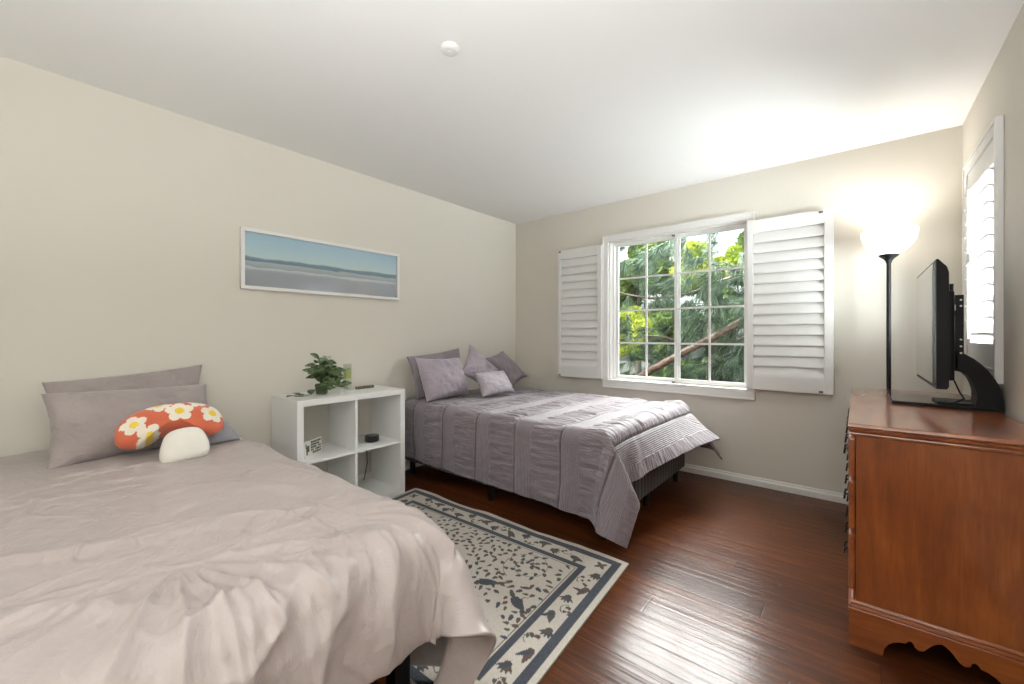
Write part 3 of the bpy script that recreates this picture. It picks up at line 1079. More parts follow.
# things on and in the bookcase
TZ = 0.7705
def leaf(mb, base, d, up, L, wd, bend=0.3):
    d = d.normalized()
    s = d.cross(up)
    s = s.normalized() if s.length > 1e-4 else d.orthogonal().normalized()
    n = s.cross(d).normalized()
    rows = []
    for k in range(6):
        t = k / 5
        w_ = wd * math.sin(PI * min(0.97, t * 0.93 + 0.04)) ** 0.75 * (1.15 - 0.3 * t)
        c = base + d * (L * t) - n * (bend * L * t * t)
        rows.append((mb.bm.verts.new(c - s * w_ + n * w_ * 0.25), mb.bm.verts.new(c), mb.bm.verts.new(c + s * w_ + n * w_ * 0.25)))
    for a, b in zip(rows, rows[1:]):
        mb.bm.faces.new((a[0], b[0], b[1], a[1]))
        mb.bm.faces.new((a[1], b[1], b[2], a[2]))
def leaf_mat(name, c1, c2, scale=40, transl=0.0):
    m = mat(name, c1, 0.45)
    g = NT(m)
    n = g.noise(g.coord(), scale, 3)
    g.base(g.ramp(n, [(0.38, c1), (0.64, c2)]))
    if transl:
        g.b.inputs['Transmission Weight'].default_value = 0.0
        tr = g.new('ShaderNodeBsdfTranslucent')
        tr.inputs[0].default_value = (*c2, 1)
        mx = g.new('ShaderNodeMixShader')
        mx.inputs[0].default_value = transl
        out = g.t.nodes['Material Output']
        g.link(g.b.outputs[0], mx.inputs[1])
        g.link(tr.outputs[0], mx.inputs[2])
        g.link(mx.outputs[0], out.inputs[0])
    return m
M['pothos'] = leaf_mat('variegated green leaf', (0.016, 0.042, 0.012), (0.16, 0.23, 0.10), 45)
pp = thing('potted_plant', (0.235, -2.355, TZ), 'leafy green plant in a small dark pot on the bookcase', 'plant')
MB().lathe([(0, TZ), (0.030, TZ), (0.036, TZ + 0.004), (0.043, TZ + 0.058), (0.043, TZ + 0.066), (0.039, TZ + 0.066), (0.037, TZ + 0.055), (0, TZ + 0.054)], 0.235, -2.355, 28).build(
    'pot', mat('olive glazed pot', (0.045, 0.06, 0.03), 0.3), pp, smooth='auto')
stems, leaves = MB(), MB()
rp = random.Random(11)
for k in range(13):
    an = rp.uniform(0, 2 * PI)
    hgt = rp.uniform(0.05, 0.19)
    spread = rp.uniform(0.02, 0.085)
    b0 = Vector((0.235, -2.355, TZ + 0.052))
    tip = b0 + Vector((math.cos(an) * spread * 0.8, math.sin(an) * spread * 1.2, hgt))
    midp = (b0 + tip) / 2 + Vector((0, 0, 0.02))
    stems.tube([b0, midp, tip], [0.0022, 0.0018, 0.0014], 6)
    for q in range(3):
        d = Vector((math.cos(an + rp.uniform(-1.2, 1.2)), math.sin(an + rp.uniform(-1.2, 1.2)), rp.uniform(-0.3, 0.5)))
        base = midp.lerp(tip, 0.3 + 0.35 * q)
        leaf(leaves, base, d, Vector((0.5, -0.3, 1)), rp.uniform(0.055, 0.082), rp.uniform(0.021, 0.031))
for (dy, h, dx) in ((-0.02, 0.18, 0.01), (0.03, 0.165, 0.0), (-0.055, 0.12, 0.02), (0.06, 0.06, 0.03), (0.10, 0.0, 0.05), (0.045, 0.0, 0.07), (0.0, 0.02, 0.06), (-0.02, 0.05, 0.05), (0.06, 0.02, 0.04), (0.02, 0.09, 0.04)):
    c = Vector((0.235 + dx, -2.355 + dy, TZ + 0.05 + h))
    for q in range(2):
        leaf(leaves, c, Vector((rp.uniform(-0.2, 1), rp.uniform(-1, 1), rp.uniform(-0.2, 0.4))), Vector((0.6, -0.3, 1)), 0.074, 0.029)
trail = [Vector((0.25, -2.375, TZ + 0.055)), Vector((0.30, -2.42, TZ + 0.06)), Vector((0.33, -2.47, TZ + 0.015)), Vector((0.34, -2.53, TZ + 0.012)), Vector((0.345, -2.575, TZ + 0.016))]
stems.tube(trail, 0.002, 6)
for (q, dd) in ((2, (0.8, -0.3, 0.3)), (3, (0.5, -0.8, 0.35)), (3, (-0.5, -0.6, 0.35)), (4, (0.3, -1, 0.15)), (4, (0.9, 0.1, 0.2)), (2, (-0.6, 0.3, 0.4))):
    leaf(leaves, trail[q] + Vector((0, 0, 0.004)), Vector(dd), Vector((0, 0, 1)), 0.06, 0.024, 0.15)
stems.build('stem', mat('plant stem', (0.08, 0.13, 0.04), 0.6), pp, smooth=True)
leaves.build('foliage', M['pothos'], pp, smooth=True, recalc=False)

cx_, cy_ = 0.165, -2.135
cd = thing('jar_candle', (cx_, cy_, TZ), 'tall glass candle half filled with pale green wax behind the plant', 'candle')
MB().lathe([(0, TZ), (0.026, TZ), (0.028, TZ + 0.004), (0.029, TZ + 0.185), (0.0275, TZ + 0.186), (0.0265, TZ + 0.184), (0.0262, TZ + 0.006), (0, TZ + 0.006)], cx_, cy_, 28).build('glass_jar', M['jar_glass'], cd, smooth='auto')
MB().lathe([(0, TZ + 0.082), (0.0255, TZ + 0.082), (0.0255, TZ + 0.150), (0, TZ + 0.150)], cx_, cy_, 28).build('green_wax', mat('pale green wax', (0.50, 0.55, 0.20), 0.5), cd, smooth='auto')
MB().lathe([(0, TZ + 0.007), (0.0255, TZ + 0.007), (0.0255, TZ + 0.0815), (0, TZ + 0.0815)], cx_, cy_, 28).build('white_wax', mat('cream wax', (0.74, 0.72, 0.62), 0.5), cd, smooth='auto')
MB().tube([(cx_, cy_, TZ + 0.150), (cx_ + 0.001, cy_, TZ + 0.163)], 0.001, 6).build('wick', M['black_plastic'], cd)

mb = MB()
for k in range(9):
    yy = -2.085 + k * 0.0165
    mb.lathe([(0, TZ), (0.007, TZ + 0.0005), (0.0095, TZ + 0.009), (0.009, TZ + 0.016), (0.004, TZ + 0.022), (0, TZ + 0.0225)], 0.205 + 0.0015 * (k % 2), yy, 10)
mb.tube([(0.205, -2.09, TZ + 0.011), (0.205, -1.95, TZ + 0.011)], 0.002, 6)
bs = mb.build('bead_strand', leaf_mat('brown green beads', (0.05, 0.05, 0.025), (0.16, 0.15, 0.09), 90), None, smooth='auto')
tag(bs, 'row of small dark beads lying right of the candle on the bookcase', 'beads')
mb = MB()
for k in range(7):
    yy = -2.275 + k * 0.017
    mb.lathe([(0, TZ), (0.006, TZ + 0.001), (0.0085, TZ + 0.008), (0.006, TZ + 0.015), (0, TZ + 0.016)], 0.335 - 0.006 * k, yy, 10)
mb.tube([(0.335, -2.28, TZ + 0.008), (0.299, -2.172, TZ + 0.008)], 0.0016, 6)
bs = mb.build('bead_strand', mat('pale silver beads', (0.62, 0.62, 0.60), 0.3), None, smooth='auto')
tag(bs, 'row of pale silver beads lying in front of the plant on the bookcase', 'beads')

SZf = 0.3935
cal = thing('desk_calendar', (0.31, -2.44, SZf), 'small white desk calendar with a dark grid in the left bookcase cell', 'calendar')
cs, cu = Vector((-0.467, 0.884, 0)).normalized(), Vector((-0.04, -0.02, 1)).normalized()
cn = cs.cross(cu).normalized()
c0 = Vector((0.352, -2.520, SZf + 0.001))
Lc, Hc = 0.165, 0.098
def card(mb, a0, a1, b0, b1, d0, d1):
    vs = [c0 + cs * a + cu * b + cn * d for d in (d0, d1) for a, b in ((a0, b0), (a1, b0), (a1, b1), (a0, b1))]
    vs = [mb.bm.verts.new(v) for v in vs]
    for f in ((0, 3, 2, 1), (4, 5, 6, 7), (0, 1, 5, 4), (1, 2, 6, 5), (2, 3, 7, 6), (3, 0, 4, 7)):
        mb.bm.faces.new([vs[i] for i in f])
mb = MB()
card(mb, 0, Lc, 0, Hc, -0.003, 0)
mb.build('card', mat('white card', (0.70, 0.69, 0.62), 0.6), cal)
mb = MB()
for q in range(7):
    for r in range(5):
        if (q * 3 + r * 5) % 11 != 0:
            a0 = 0.062 + q * 0.0138
            b0 = 0.012 + r * 0.0165
            card(mb, a0, a0 + 0.0102, b0, b0 + 0.0118, 0.0, 0.0008)
mb.build('printed_grid', mat('dark print', (0.03, 0.03, 0.03), 0.6), cal)
mb = MB()
for (a0, a1, b0, b1) in ((0.018, 0.030, 0.012, 0.060), (0.026, 0.046, 0.030, 0.070), (0.012, 0.022, 0.055, 0.082)):
    card(mb, a0, a1, b0, b1, 0.0, 0.0008)
mb.build('printed_picture', mat('grey green print', (0.07, 0.085, 0.06), 0.6), cal)
mb = MB()
for (p, q) in (((0, 0), (0, Hc)), ((Lc, 0), (Lc, Hc)), ((0, Hc), (Lc, Hc)), ((0, 0), (Lc, 0))):
    mb.tube([c0 + cs * p[0] + cu * p[1], c0 + cs * q[0] + cu * q[1]], 0.0022, 6)
mb.tube([c0 + cs * 0.08 + cu * Hc, c0 + cs * 0.08 - cn * 0.055 + Vector((0, 0, 0.001))], 0.0018, 6)
mb.build('wire_stand', mat('white wire', (0.75, 0.75, 0.72), 0.4), cal, smooth='auto')

sx_, sy_ = 0.285, -2.010
sp = thing('smart_speaker', (sx_, sy_, SZf), 'black round puck speaker in the upper right bookcase cell', 'speaker')
MB().lathe([(0, SZf + 0.0), (0.046, SZf + 0.0), (0.050, SZf + 0.004), (0.050, SZf + 0.036), (0.047, SZf + 0.041), (0.0, SZf + 0.042)], sx_, sy_, 36).build('body', fabric('black mesh', (0.012, 0.012, 0.013), 0.8, 700), sp, smooth='auto')
MB().lathe([(0.043, SZf + 0.0415), (0.045, SZf + 0.0435), (0.047, SZf + 0.0415)], sx_, sy_, 36).build('top_ring', M['black_gloss'], sp, smooth='auto')
cb = MB().tube([(0.035, -1.905, 0.36), (0.032, -1.900, 0.25), (0.034, -1.897, 0.16), (0.036, -1.915, 0.08), (0.03, -1.93, 0.006), (0.04, -2.0, 0.006)], 0.0035, 8).build('power_cord', M['black_plastic'], None, smooth=True)
tag(cb, 'black cord hanging down the wall behind the lower right bookcase cell', 'cord')

# ------------------------------------------------------------------ framed picture
pic = thing('framed_picture', (0.0, -2.18, 1.655), 'wide white framed beach photograph on the left wall', 'picture')
py0, py1, pz0, pz1 = -2.768, -1.593, 1.460, 1.850
fw_ = 0.022
mb = MB()
framed_y(mb, py0, py1, pz0, pz1, fw_, 0.002, 0.030, 0.002)
mb.build('frame', mat('white picture frame', (0.78, 0.77, 0.75), 0.4), pic)
def print_mat():
    m = mat('beach print', (0.5, 0.6, 0.7), 0.5)
    g = NT(m)
    co = g.coord()
    sep = g.new('ShaderNodeSeparateXYZ')
    g.link(co, sep.inputs[0])
    z = g.math('ADD', sep.outputs[2], g.math('MULTIPLY', g.noise(g.mapping(co, (1, 2.5, 14)), 3, 3), 0.03))
    f = g.math('ADD', g.math('DIVIDE', z, 0.36), 0.46)
    c = g.ramp(f, [(0.0, (0.40, 0.39, 0.45)), (0.30, (0.43, 0.42, 0.50)), (0.36, (0.72, 0.74, 0.76)), (0.38, (0.42, 0.44, 0.50)), (0.46, (0.50, 0.54, 0.60)),
                   (0.475, (0.16, 0.24, 0.33)), (0.535, (0.20, 0.30, 0.40)), (0.56, (0.66, 0.77, 0.83)), (0.80, (0.52, 0.69, 0.83)), (1.0, (0.44, 0.62, 0.80))])
    g.base(c)
    return m
MB().box(0.004, 0.012, py0 + fw_ - 0.002, py1 - fw_ + 0.002, pz0 + fw_ - 0.002, pz1 - fw_ + 0.002).build('print', print_mat(), pic)
MB().box(0.0135, 0.016, py0 + fw_ - 0.001, py1 - fw_ + 0.001, pz0 + fw_ - 0.001, pz1 - fw_ + 0.001).build('glazing', M['glass'], pic)

# ------------------------------------------------------------------ rug
RL, RWD = 1.68, 1.16
def rug_colors(n_u, n_v):
    u = (np.arange(n_u + 1) / n_u * RL)[:, None] * np.ones((1, n_v + 1))
    v = (np.arange(n_v + 1) / n_v * RWD)[None, :] * np.ones((n_u + 1, 1))
    cream = np.array([0.50, 0.465, 0.415])
    navy = np.array([0.050, 0.058, 0.075])
    brown = np.array([0.085, 0.062, 0.050])
    C = np.tile(cream, (n_u + 1, n_v + 1, 1)).astype(float)
    C *= (1 + 0.10 * rng.uniform(-1, 1, (n_u + 1, n_v + 1, 1)))
    d = np.minimum.reduce([u, RL - u, v, RWD - v])
    def paint(mask, c):
        C[mask] = c * (1 + 0.25 * rng.uniform(-1, 1, (mask.sum(), 1)))
    paint((d > 0.026) & (d < 0.066), navy)
    paint((d > 0.162) & (d < 0.194), navy)
    paint((d > 0.203) & (d < 0.206), brown)
    def blob(cu, cv, a, b, ang, col):
        i0, i1 = int(max(0, (cu - a) / RL * n_u)), int(min(n_u, (cu + a) / RL * n_u)) + 1
        j0, j1 = int(max(0, (cv - a) / RWD * n_v)), int(min(n_v, (cv + a) / RWD * n_v)) + 1
        if i1 <= i0 or j1 <= j0:
            return
        uu, vv = u[i0:i1, j0:j1] - cu, v[i0:i1, j0:j1] - cv
        p = uu * math.cos(ang) + vv * math.sin(ang)
        q = -uu * math.sin(ang) + vv * math.cos(ang)
        mk = (p / a) ** 2 + (q / (b * (1 - 0.5 * p / a))) ** 2 < 1
        sub = C[i0:i1, j0:j1]
        sub[mk] = col
    def line(pts, wd, col):
        for (a, b) in zip(pts, pts[1:]):
            L = math.hypot(b[0] - a[0], b[1] - a[1])
            for k in range(int(L / 0.003) + 1):
                t = k * 0.003 / max(L, 1e-6)
                blob(a[0] + (b[0] - a[0]) * t, a[1] + (b[1] - a[1]) * t, wd, wd, 0, col)
    rr = random.Random(5)
    inks = [navy, brown, np.array([0.07, 0.075, 0.06]), np.array([0.10, 0.07, 0.062])]
    # border vine: leaf sprays and flowers between the two dark bands
    def border(p0, p1, n):
        for k in range(n):
            t = (k + 0.5) / n
            cu, cv = p0[0] + (p1[0] - p0[0]) * t, p0[1] + (p1[1] - p0[1]) * t
            an = math.atan2(p1[1] - p0[1], p1[0] - p0[0])
            px, py = -math.sin(an), math.cos(an)
            wob = 0.018 * (1 if k % 2 else -1)
            x, y = cu + px * wob, cv + py * wob
            kind = k % 3
            if kind == 0:
                for q in range(5):
                    blob(x + 0.012 * math.cos(an + q * 0.5 - 1), y + 0.012 * math.sin(an + q * 0.5 - 1), 0.030, 0.0095, an + q * 0.5 - 1, rr.choice(inks))
            elif kind == 1:
                line([(x + 0.03 * math.cos(an + 2.6 * s + 0.4), y + 0.03 * math.sin(an + 2.6 * s + 0.4)) for s in (0, .25, .5, .75, 1)], 0.0022, rr.choice(inks))
                for q in range(6):
                    blob(x + rr.uniform(-0.035, 0.035), y + rr.uniform(-0.03, 0.03), 0.010, 0.0075, rr.uniform(0, 3), rr.choice(inks))
            else:
                blob(x, y, 0.040, 0.016, an + rr.uniform(-0.8, 0.8), rr.choice(inks))
                blob(x + 0.02 * px, y + 0.02 * py, 0.032, 0.010, an + rr.uniform(0.5, 1.6), rr.choice(inks))
    m = 0.108
    border((0.2, m), (RL - 0.2, m), 18)
    border((0.2, RWD - m), (RL - 0.2, RWD - m), 18)
    border((m, 0.16), (m, RWD - 0.16), 11)
    border((RL - m, 0.16), (RL - m, RWD - 0.16), 11)
    for (cu, cv) in ((m, m), (RL - m, m), (m, RWD - m), (RL - m, RWD - m)):
        for q in range(4):
            blob(cu + 0.015 * math.cos(q * 1.57 + .8), cv + 0.015 * math.sin(q * 1.57 + .8), 0.024, 0.010, q * 1.57 + .8, brown)
    # field: leafy spirals, branches and two birds
    for (cu, cv, rad, turns, dirn) in ((1.28, 0.84, 0.135, 1.7, 1), (1.28, 0.34, 0.135, 1.7, -1), (0.40, 0.84, 0.135, 1.7, -1), (0.40, 0.34, 0.135, 1.7, 1), (0.84, 0.58, 0.15, 1.6, 1)):
        pts = []
        for k in range(60):
            t = k / 59
            r_ = rad * (0.25 + 0.75 * t)
            an = dirn * turns * 2 * PI * t
            pts.append((cu + r_ * math.cos(an), cv + r_ * math.sin(an)))
            if k % 2 == 0:
                sgn = 1 if k % 4 else -1
                blob(cu + (r_ + 0.014 * sgn) * math.cos(an), cv + (r_ + 0.014 * sgn) * math.sin(an), 0.015, 0.009, an + 0.8, rr.choice(inks))
        line(pts, 0.0018, brown)
    pts_used = []
    for _ in range(2500):
        cu, cv = rr.uniform(0.215, RL - 0.215), rr.uniform(0.215, RWD - 0.215)
        if any(math.hypot(cu - a, cv - b) < 0.031 for a, b in pts_used):
            continue
        if any(math.hypot(cu - a, cv - b) < r_ * 1.15 for a, b, r_ in ((1.28, 0.84, 0.135), (1.28, 0.34, 0.135), (0.40, 0.84, 0.135), (0.40, 0.34, 0.135), (0.84, 0.58, 0.15))):
            continue
        pts_used.append((cu, cv))
        blob(cu, cv, rr.uniform(0.013, 0.022), rr.uniform(0.0065, 0.010), rr.uniform(0, PI), rr.choice(inks))
    for (cu, cv, f) in ((1.40, 0.60, 1), (1.20, 0.56, -1), (0.28, 0.60, -1), (0.48, 0.56, 1)):
        blob(cu, cv, 0.052, 0.022, 0.5 * f, navy)
        blob(cu - 0.05 * f, cv - 0.03, 0.045, 0.009, 0.7 * f, inks[2])
        blob(cu + 0.045 * f, cv + 0.03, 0.015, 0.012, 0, navy)
        line([(cu, cv - 0.02), (cu - 0.005, cv - 0.05), (cu + 0.02, cv - 0.06)], 0.002, navy)
    return C
n_u, n_v = 420, 290
rc = rug_colors(n_u, n_v)
# rug far right corner at (2.115, -1.690), nearly square with the room
ra = R(1.6)
eu, ev = Vector((math.cos(ra), math.sin(ra), 0)), Vector((math.sin(R(4.6)), -math.cos(R(4.6)), 0))
corner = Vector((2.118, -1.690, 0)) - eu * RL
verts, faces = [], []
for i in range(n_u + 1):
    for j in range(n_v + 1):
        a, b = i / n_u * RL, j / n_v * RWD
        edge = math.exp(-b / 0.05)
        z = 0.0085 + 0.004 * edge * max(0, math.sin(a * 11) + 0.4 * math.sin(a * 27 + 1))
        p = corner + eu * a + ev * b + ev * (-0.008 * edge * math.sin(a * 9.5))
        verts.append((p.x, p.y, z))
for i in range(n_u):
    for j in range(n_v):
        k = i * (n_v + 1) + j
        faces.append((k, k + n_v + 1, k + n_v + 2, k + 1))
nv0 = len(verts)
rim = [i * (n_v + 1) for i in range(n_u + 1)] + [n_u * (n_v + 1) + j for j in range(1, n_v + 1)] + [i * (n_v + 1) + n_v for i in range(n_u - 1, -1, -1)] + [j for j in range(n_v - 1, 0, -1)]
for k in rim:
    verts.append((verts[k][0], verts[k][1], 0.0005))
for q in range(len(rim)):
    q2 = (q + 1) % len(rim)
    faces.append((rim[q2], rim[q], nv0 + q, nv0 + q2))
me = bpy.data.meshes.new('area_rug')
me.from_pydata(verts, [], faces)
ca_ = me.color_attributes.new('pattern', 'FLOAT_COLOR', 'POINT')
cols = np.ones((len(verts), 4), dtype=np.float32)
cols[:nv0, :3] = rc.reshape(-1, 3)
cols[nv0:, :3] = (0.42, 0.38, 0.32)
ca_.data.foreach_set('color', cols.ravel())
mr = mat('woven rug', (0.5, 0.45, 0.4), 0.95, spec=0.1, sheen=0.2)
g = NT(mr)
at = g.new('ShaderNodeAttribute', attribute_name='pattern')
g.base(at.outputs['Color'])
g.normal(g.bump(g.noise(g.coord(), 420, 2), 0.4, 0.003))
me.materials.append(mr)
rug = bpy.data.objects.new('area_rug', me)
COL.objects.link(rug)
tag(rug, 'cream rug with navy borders and leafy bird pattern on the wood floor', 'rug')

# ------------------------------------------------------------------ dresser
DX0, DX1, DY0, DY1 = 2.992, 3.474, -1.660, -0.300
ds = thing('dresser', (3.22, -0.98, 0), 'long cherry wood dresser with scalloped bracket base along the right wall', 'dresser')
MB().box(DX0 + 0.012, DX1, DY0, DY1, 0.168, 0.795, 0.002).build('carcass', M['wood_v'], ds)
mb = MB()
def slab_ring(off, z):
    return (DX0 - off * 0.4, DX1 + 0.004, DY0 - off, DY1 + min(off, 0.008), z)
prof = [(0.000, 0.786), (0.005, 0.788), (0.007, 0.795), (0.006, 0.799), (0.014, 0.803), (0.021, 0.808), (0.022, 0.812), (0.019, 0.815), (0.026, 0.819), (0.030, 0.825), (0.028, 0.832), (0.023, 0.836)]
loops = []
for off, z in prof:
    x0, x1, y0, y1, z = slab_ring(off, z)
    loops.append([mb.bm.verts.new(p) for p in ((x0, y0, z), (x1, y0, z), (x1, y1, z), (x0, y1, z))])
for A, B in zip(loops, loops[1:]):
    for k in range(4):
        mb.bm.faces.new((A[k], A[(k + 1) % 4], B[(k + 1) % 4], B[k]))
mb.bm.faces.new(loops[0][::-1])
mb.bm.faces.new(loops[-1])
mb.build('top', M['wood_top'], ds)
mb = MB()
loops = []
for off, z in ((0.010, 0.128), (0.010, 0.138), (0.007, 0.141), (0.010, 0.146), (0.008, 0.152), (0.003, 0.155), (0.006, 0.160), (0.002, 0.168), (-0.004, 0.170)):
    x0, x1, y0, y1 = DX0 - off, DX1, DY0 - off, DY1
    loops.append([mb.bm.verts.new(p) for p in ((x0, y0, z), (x1, y0, z), (x1, y1, z), (x0, y1, z))])
for A, B in zip(loops, loops[1:]):
    for k in range(4):
        mb.bm.faces.new((A[k], A[(k + 1) % 4], B[(k + 1) % 4], B[k]))
mb.bm.faces.new(loops[0][::-1])
mb.bm.faces.new(loops[-1])
mb.build('base_moulding', M['wood_x'], ds)
# scalloped bracket skirts
half = [(0.089, 0.0), (0.094, 0.030), (0.105, 0.050), (0.118, 0.062), (0.133, 0.070), (0.150, 0.074), (0.156, 0.084), (0.162, 0.087), (0.169, 0.083), (0.173, 0.070),
        (0.184, 0.064), (0.196, 0.069), (0.206, 0.083), (0.217, 0.098), (0.229, 0.108), (0.239, 0.112)]
def skirt_curve(Lw):
    c = Lw / 2
    sc = [(0.006 + a * (c - 0.006) / 0.239, z) for a, z in half]
    return sc + [(Lw - a, z) for a, z in sc[::-1][1:]]
def skirt(Lw):
    cu = skirt_curve(Lw)
    return [(0, 0)] + cu + [(Lw, 0), (Lw, 0.128), (0, 0.128)]
def wide_skirt(Lw):
    h = [(a * 1.15, z) for a, z in half[:12]]
    cu = h + [(Lw - a, z) for a, z in h[::-1]]
    return [(0, 0)] + cu + [(Lw, 0), (Lw, 0.128), (0, 0.128)]
mb = MB()
mb.prism([(DX0 - 0.008 + a, z) for a, z in skirt(DX1 - DX0 + 0.008)], 1, DY0 - 0.008, DY0 + 0.014)
mb.build('side_skirt', M['wood_x'], ds)
mb = MB()
mb.prism([(DX0 - 0.008 + a, z) for a, z in skirt(DX1 - DX0 + 0.008)], 1, DY1 - 0.022, DY1)
mb.build('side_skirt', M['wood_x'], ds)
mb = MB()
mb.prism([(DY0 + 0.014 + a, z) for a, z in wide_skirt(DY1 - DY0 - 0.036)], 0, DX0 - 0.008, DX0 + 0.014)
mb.build('front_skirt', M['wood_top'], ds)
rows = ((0.625, 0.772), (0.425, 0.607), (0.195, 0.407))
ncol = 3
wcol = (DY1 - DY0 - 0.05) / ncol
for c in range(ncol):
    for (q0, q1) in rows:
        ya, yb = DY0 + 0.020 + c * (wcol + 0.005), DY0 + 0.020 + c * (wcol + 0.005) + wcol - 0.010
        mb = MB().box(DX0 - 0.010, DX0 + 0.011, ya, yb, q0, q1, 0.007)
        d = mb.build('drawer', M['wood_top'], ds)
        yc, zc = (ya + yb) / 2, (q0 + q1) / 2 + 0.01
        for s in (-0.11, 0.11):
            hm = MB()
            xf = DX0 - 0.0105
            hm.box(xf - 0.002, xf, yc + s - 0.042, yc + s + 0.042, zc - 0.014, zc + 0.018, 0.001)
            for e in (-0.030, 0.030):
                hm.tube([(xf - 0.002, yc + s + e, zc + 0.008), (xf - 0.012, yc + s + e, zc + 0.008)], 0.004, 8)
            hm.tube([(xf - 0.010, yc + s - 0.030, zc + 0.008), (xf - 0.013, yc + s - 0.028, zc - 0.012), (xf - 0.014, yc + s, zc - 0.020), (xf - 0.013, yc + s + 0.028, zc - 0.012), (xf - 0.010, yc + s + 0.030, zc + 0.008)], 0.0035, 8)
            hm.build('handle', M['dark_hardware'], d, smooth='auto')

# ------------------------------------------------------------------ television on its stand
DT = 0.8365
tv = thing('television', (3.30, -0.80, DT), 'black flat television on a curved arm stand on top of the dresser', 'television')
ty0, ty1, tz0, tz1 = -1.165, -0.425, 0.935, 1.490
mb = MB()
mb.prism([(3.268, tz0), (3.268, tz1), (3.274, tz1), (3.300, tz1 - 0.035), (3.306, tz1 - 0.06), (3.306, tz0 + 0.012), (3.300, tz0)], 1, ty0, ty1)
mb.build('bezel', M['black_plastic'], tv)
MB().box(3.2640, 3.2685, ty0 + 0.008, ty1 - 0.008, tz0 + 0.016, tz1 - 0.010, 0.0008).build('screen', M['screen'], tv)
MB().box(3.305, 3.336, ty0 + 0.10, ty1 - 0.10, tz0 + 0.03, tz1 - 0.13, 0.012).build('rear_housing', M['black_plastic'], tv)
mb = MB()
for yy in (-0.93, -0.70):
    mb.box(3.334, 3.347, yy - 0.014, yy + 0.014, 1.06, 1.40, 0.002)
mb.box(3.338, 3.347, -0.945, -0.685, 1.20, 1.25, 0.002)
mb.build('wall_bracket', M['black_metal'], tv)
mb = MB()
mb.box(3.346, 3.356, -0.985, -0.885, 1.02, 1.345, 0.002)
mb.box(3.354, 3.373, -0.985, -0.973, 1.02, 1.345, 0.001)
mb.box(3.354, 3.373, -0.897, -0.885, 1.02, 1.345, 0.001)
cmn = mb.build('mounting_column', M['black_metal'], tv)
for zz in (1.085, 1.115, 1.145, 1.295, 1.322):
    MB().tube([(3.364, -0.9865, zz), (3.364, -0.9845, zz)], 0.0042, 10).build('bolt', M['steel'], cmn)
# curved arm: from the back of the base up to the column
poly = [(3.490, 0.846), (3.489, 0.880), (3.484, 0.923), (3.474, 0.953), (3.460, 0.985), (3.444, 1.012), (3.425, 1.038), (3.404, 1.060), (3.378, 1.080), (3.350, 1.092), (3.340, 1.092),
        (3.340, 1.006), (3.362, 1.002), (3.380, 0.990), (3.394, 0.972), (3.404, 0.948), (3.412, 0.915), (3.412, 0.880), (3.404, 0.846)]
mb = MB()
mb.prism(poly, 1, -0.985, -0.865)
mb.build('curved_arm', M['black_plastic'], tv)
mb = MB()
mb.box(3.137, 3.470, -0.985, -0.640, DT + 0.0005, DT + 0.0125, 0.002)
base_ = mb.build('stand_base', M['black_plastic'], tv)
MB().box(3.140, 3.467, -0.982, -0.643, DT + 0.0122, DT + 0.0150, 0.001).build('glass_top', M['black_gloss'], tv)
mb = MB()
mb.box(3.29, 3.465, -0.975, -0.80, DT + 0.0145, DT + 0.024, 0.004)
mb.build('foot_block', M['black_plastic'], tv)
mb = MB().tube([(3.330, -1.00, 1.02), (3.338, -1.005, 0.97), (3.358, -1.005, 0.91), (3.372, -1.00, 0.885), (3.352, -0.99, 0.868), (3.345, -0.98, 0.862)], 0.003, 8)
mb.tube([(3.335, -0.995, 1.38), (3.345, -0.995, 1.30), (3.338, -0.993, 1.20), (3.342, -0.993, 1.10)], 0.003, 8)
mb.build('cable', M['black_plastic'], tv, smooth=True)
MB().box(3.332, 3.345, -1.012, -0.995, 1.275, 1.300, 0.002).build('cable_plug', mat('grey plug', (0.55, 0.55, 0.55), 0.4), tv)

# ------------------------------------------------------------------ floor lamp
lx, ly = LAMP_XY
fl = thing('floor_lamp', (lx, ly, 0), 'black torchiere floor lamp with glowing white bowl shade in the corner', 'lamp')
MB().lathe([(0, 0.0), (0.118, 0.0), (0.120, 0.006), (0.117, 0.018), (0.06, 0.026), (0.020, 0.030), (0.014, 0.045), (0, 0.045)], lx, ly, 40).build('base', M['black_metal'], fl, smooth='auto')
MB().tube([(lx, ly, 0.04), (lx, ly, 1.640)], 0.0115, 16).build('pole', M['black_metal'], fl, smooth='auto')
MB().lathe([(0.0, 1.618), (0.014, 1.618), (0.016, 1.630), (0.026, 1.645), (0.046, 1.660), (0.050, 1.668), (0.046, 1.672), (0, 1.672)], lx, ly, 32).build('cup', M['black_metal'], fl, smooth='auto')
sh_m = mat('lit frosted glass', (0.9, 0.88, 0.84), 0.5, emit=(1.0, 0.93, 0.82), estr=2.0)
prof = []
for k in range(15):
    a = PI / 2 * (0.10 + 0.90 * k / 14)
    prof.append((0.136 * math.sin(a) ** 0.9, 1.670 + 0.150 * (1 - math.cos(a))))
prof = [(0.0, 1.6725)] + prof
inn = [(max(0.0, r - 0.004), z + 0.004) for r, z in prof]
MB().lathe(prof + [(0.134, prof[-1][1] + 0.004)] + inn[::-1], lx, ly, 48).build('bowl_shade', sh_m, fl, smooth='auto')
MB().lathe([(0, 1.70), (0.012, 1.70), (0.014, 1.73), (0.026, 1.755), (0.030, 1.775), (0.022, 1.795), (0, 1.80)], lx, ly, 20).build('bulb', mat('lit bulb', (1, 1, 1), 0.4, emit=(1, 0.9, 0.75), estr=6.0), fl, smooth='auto')

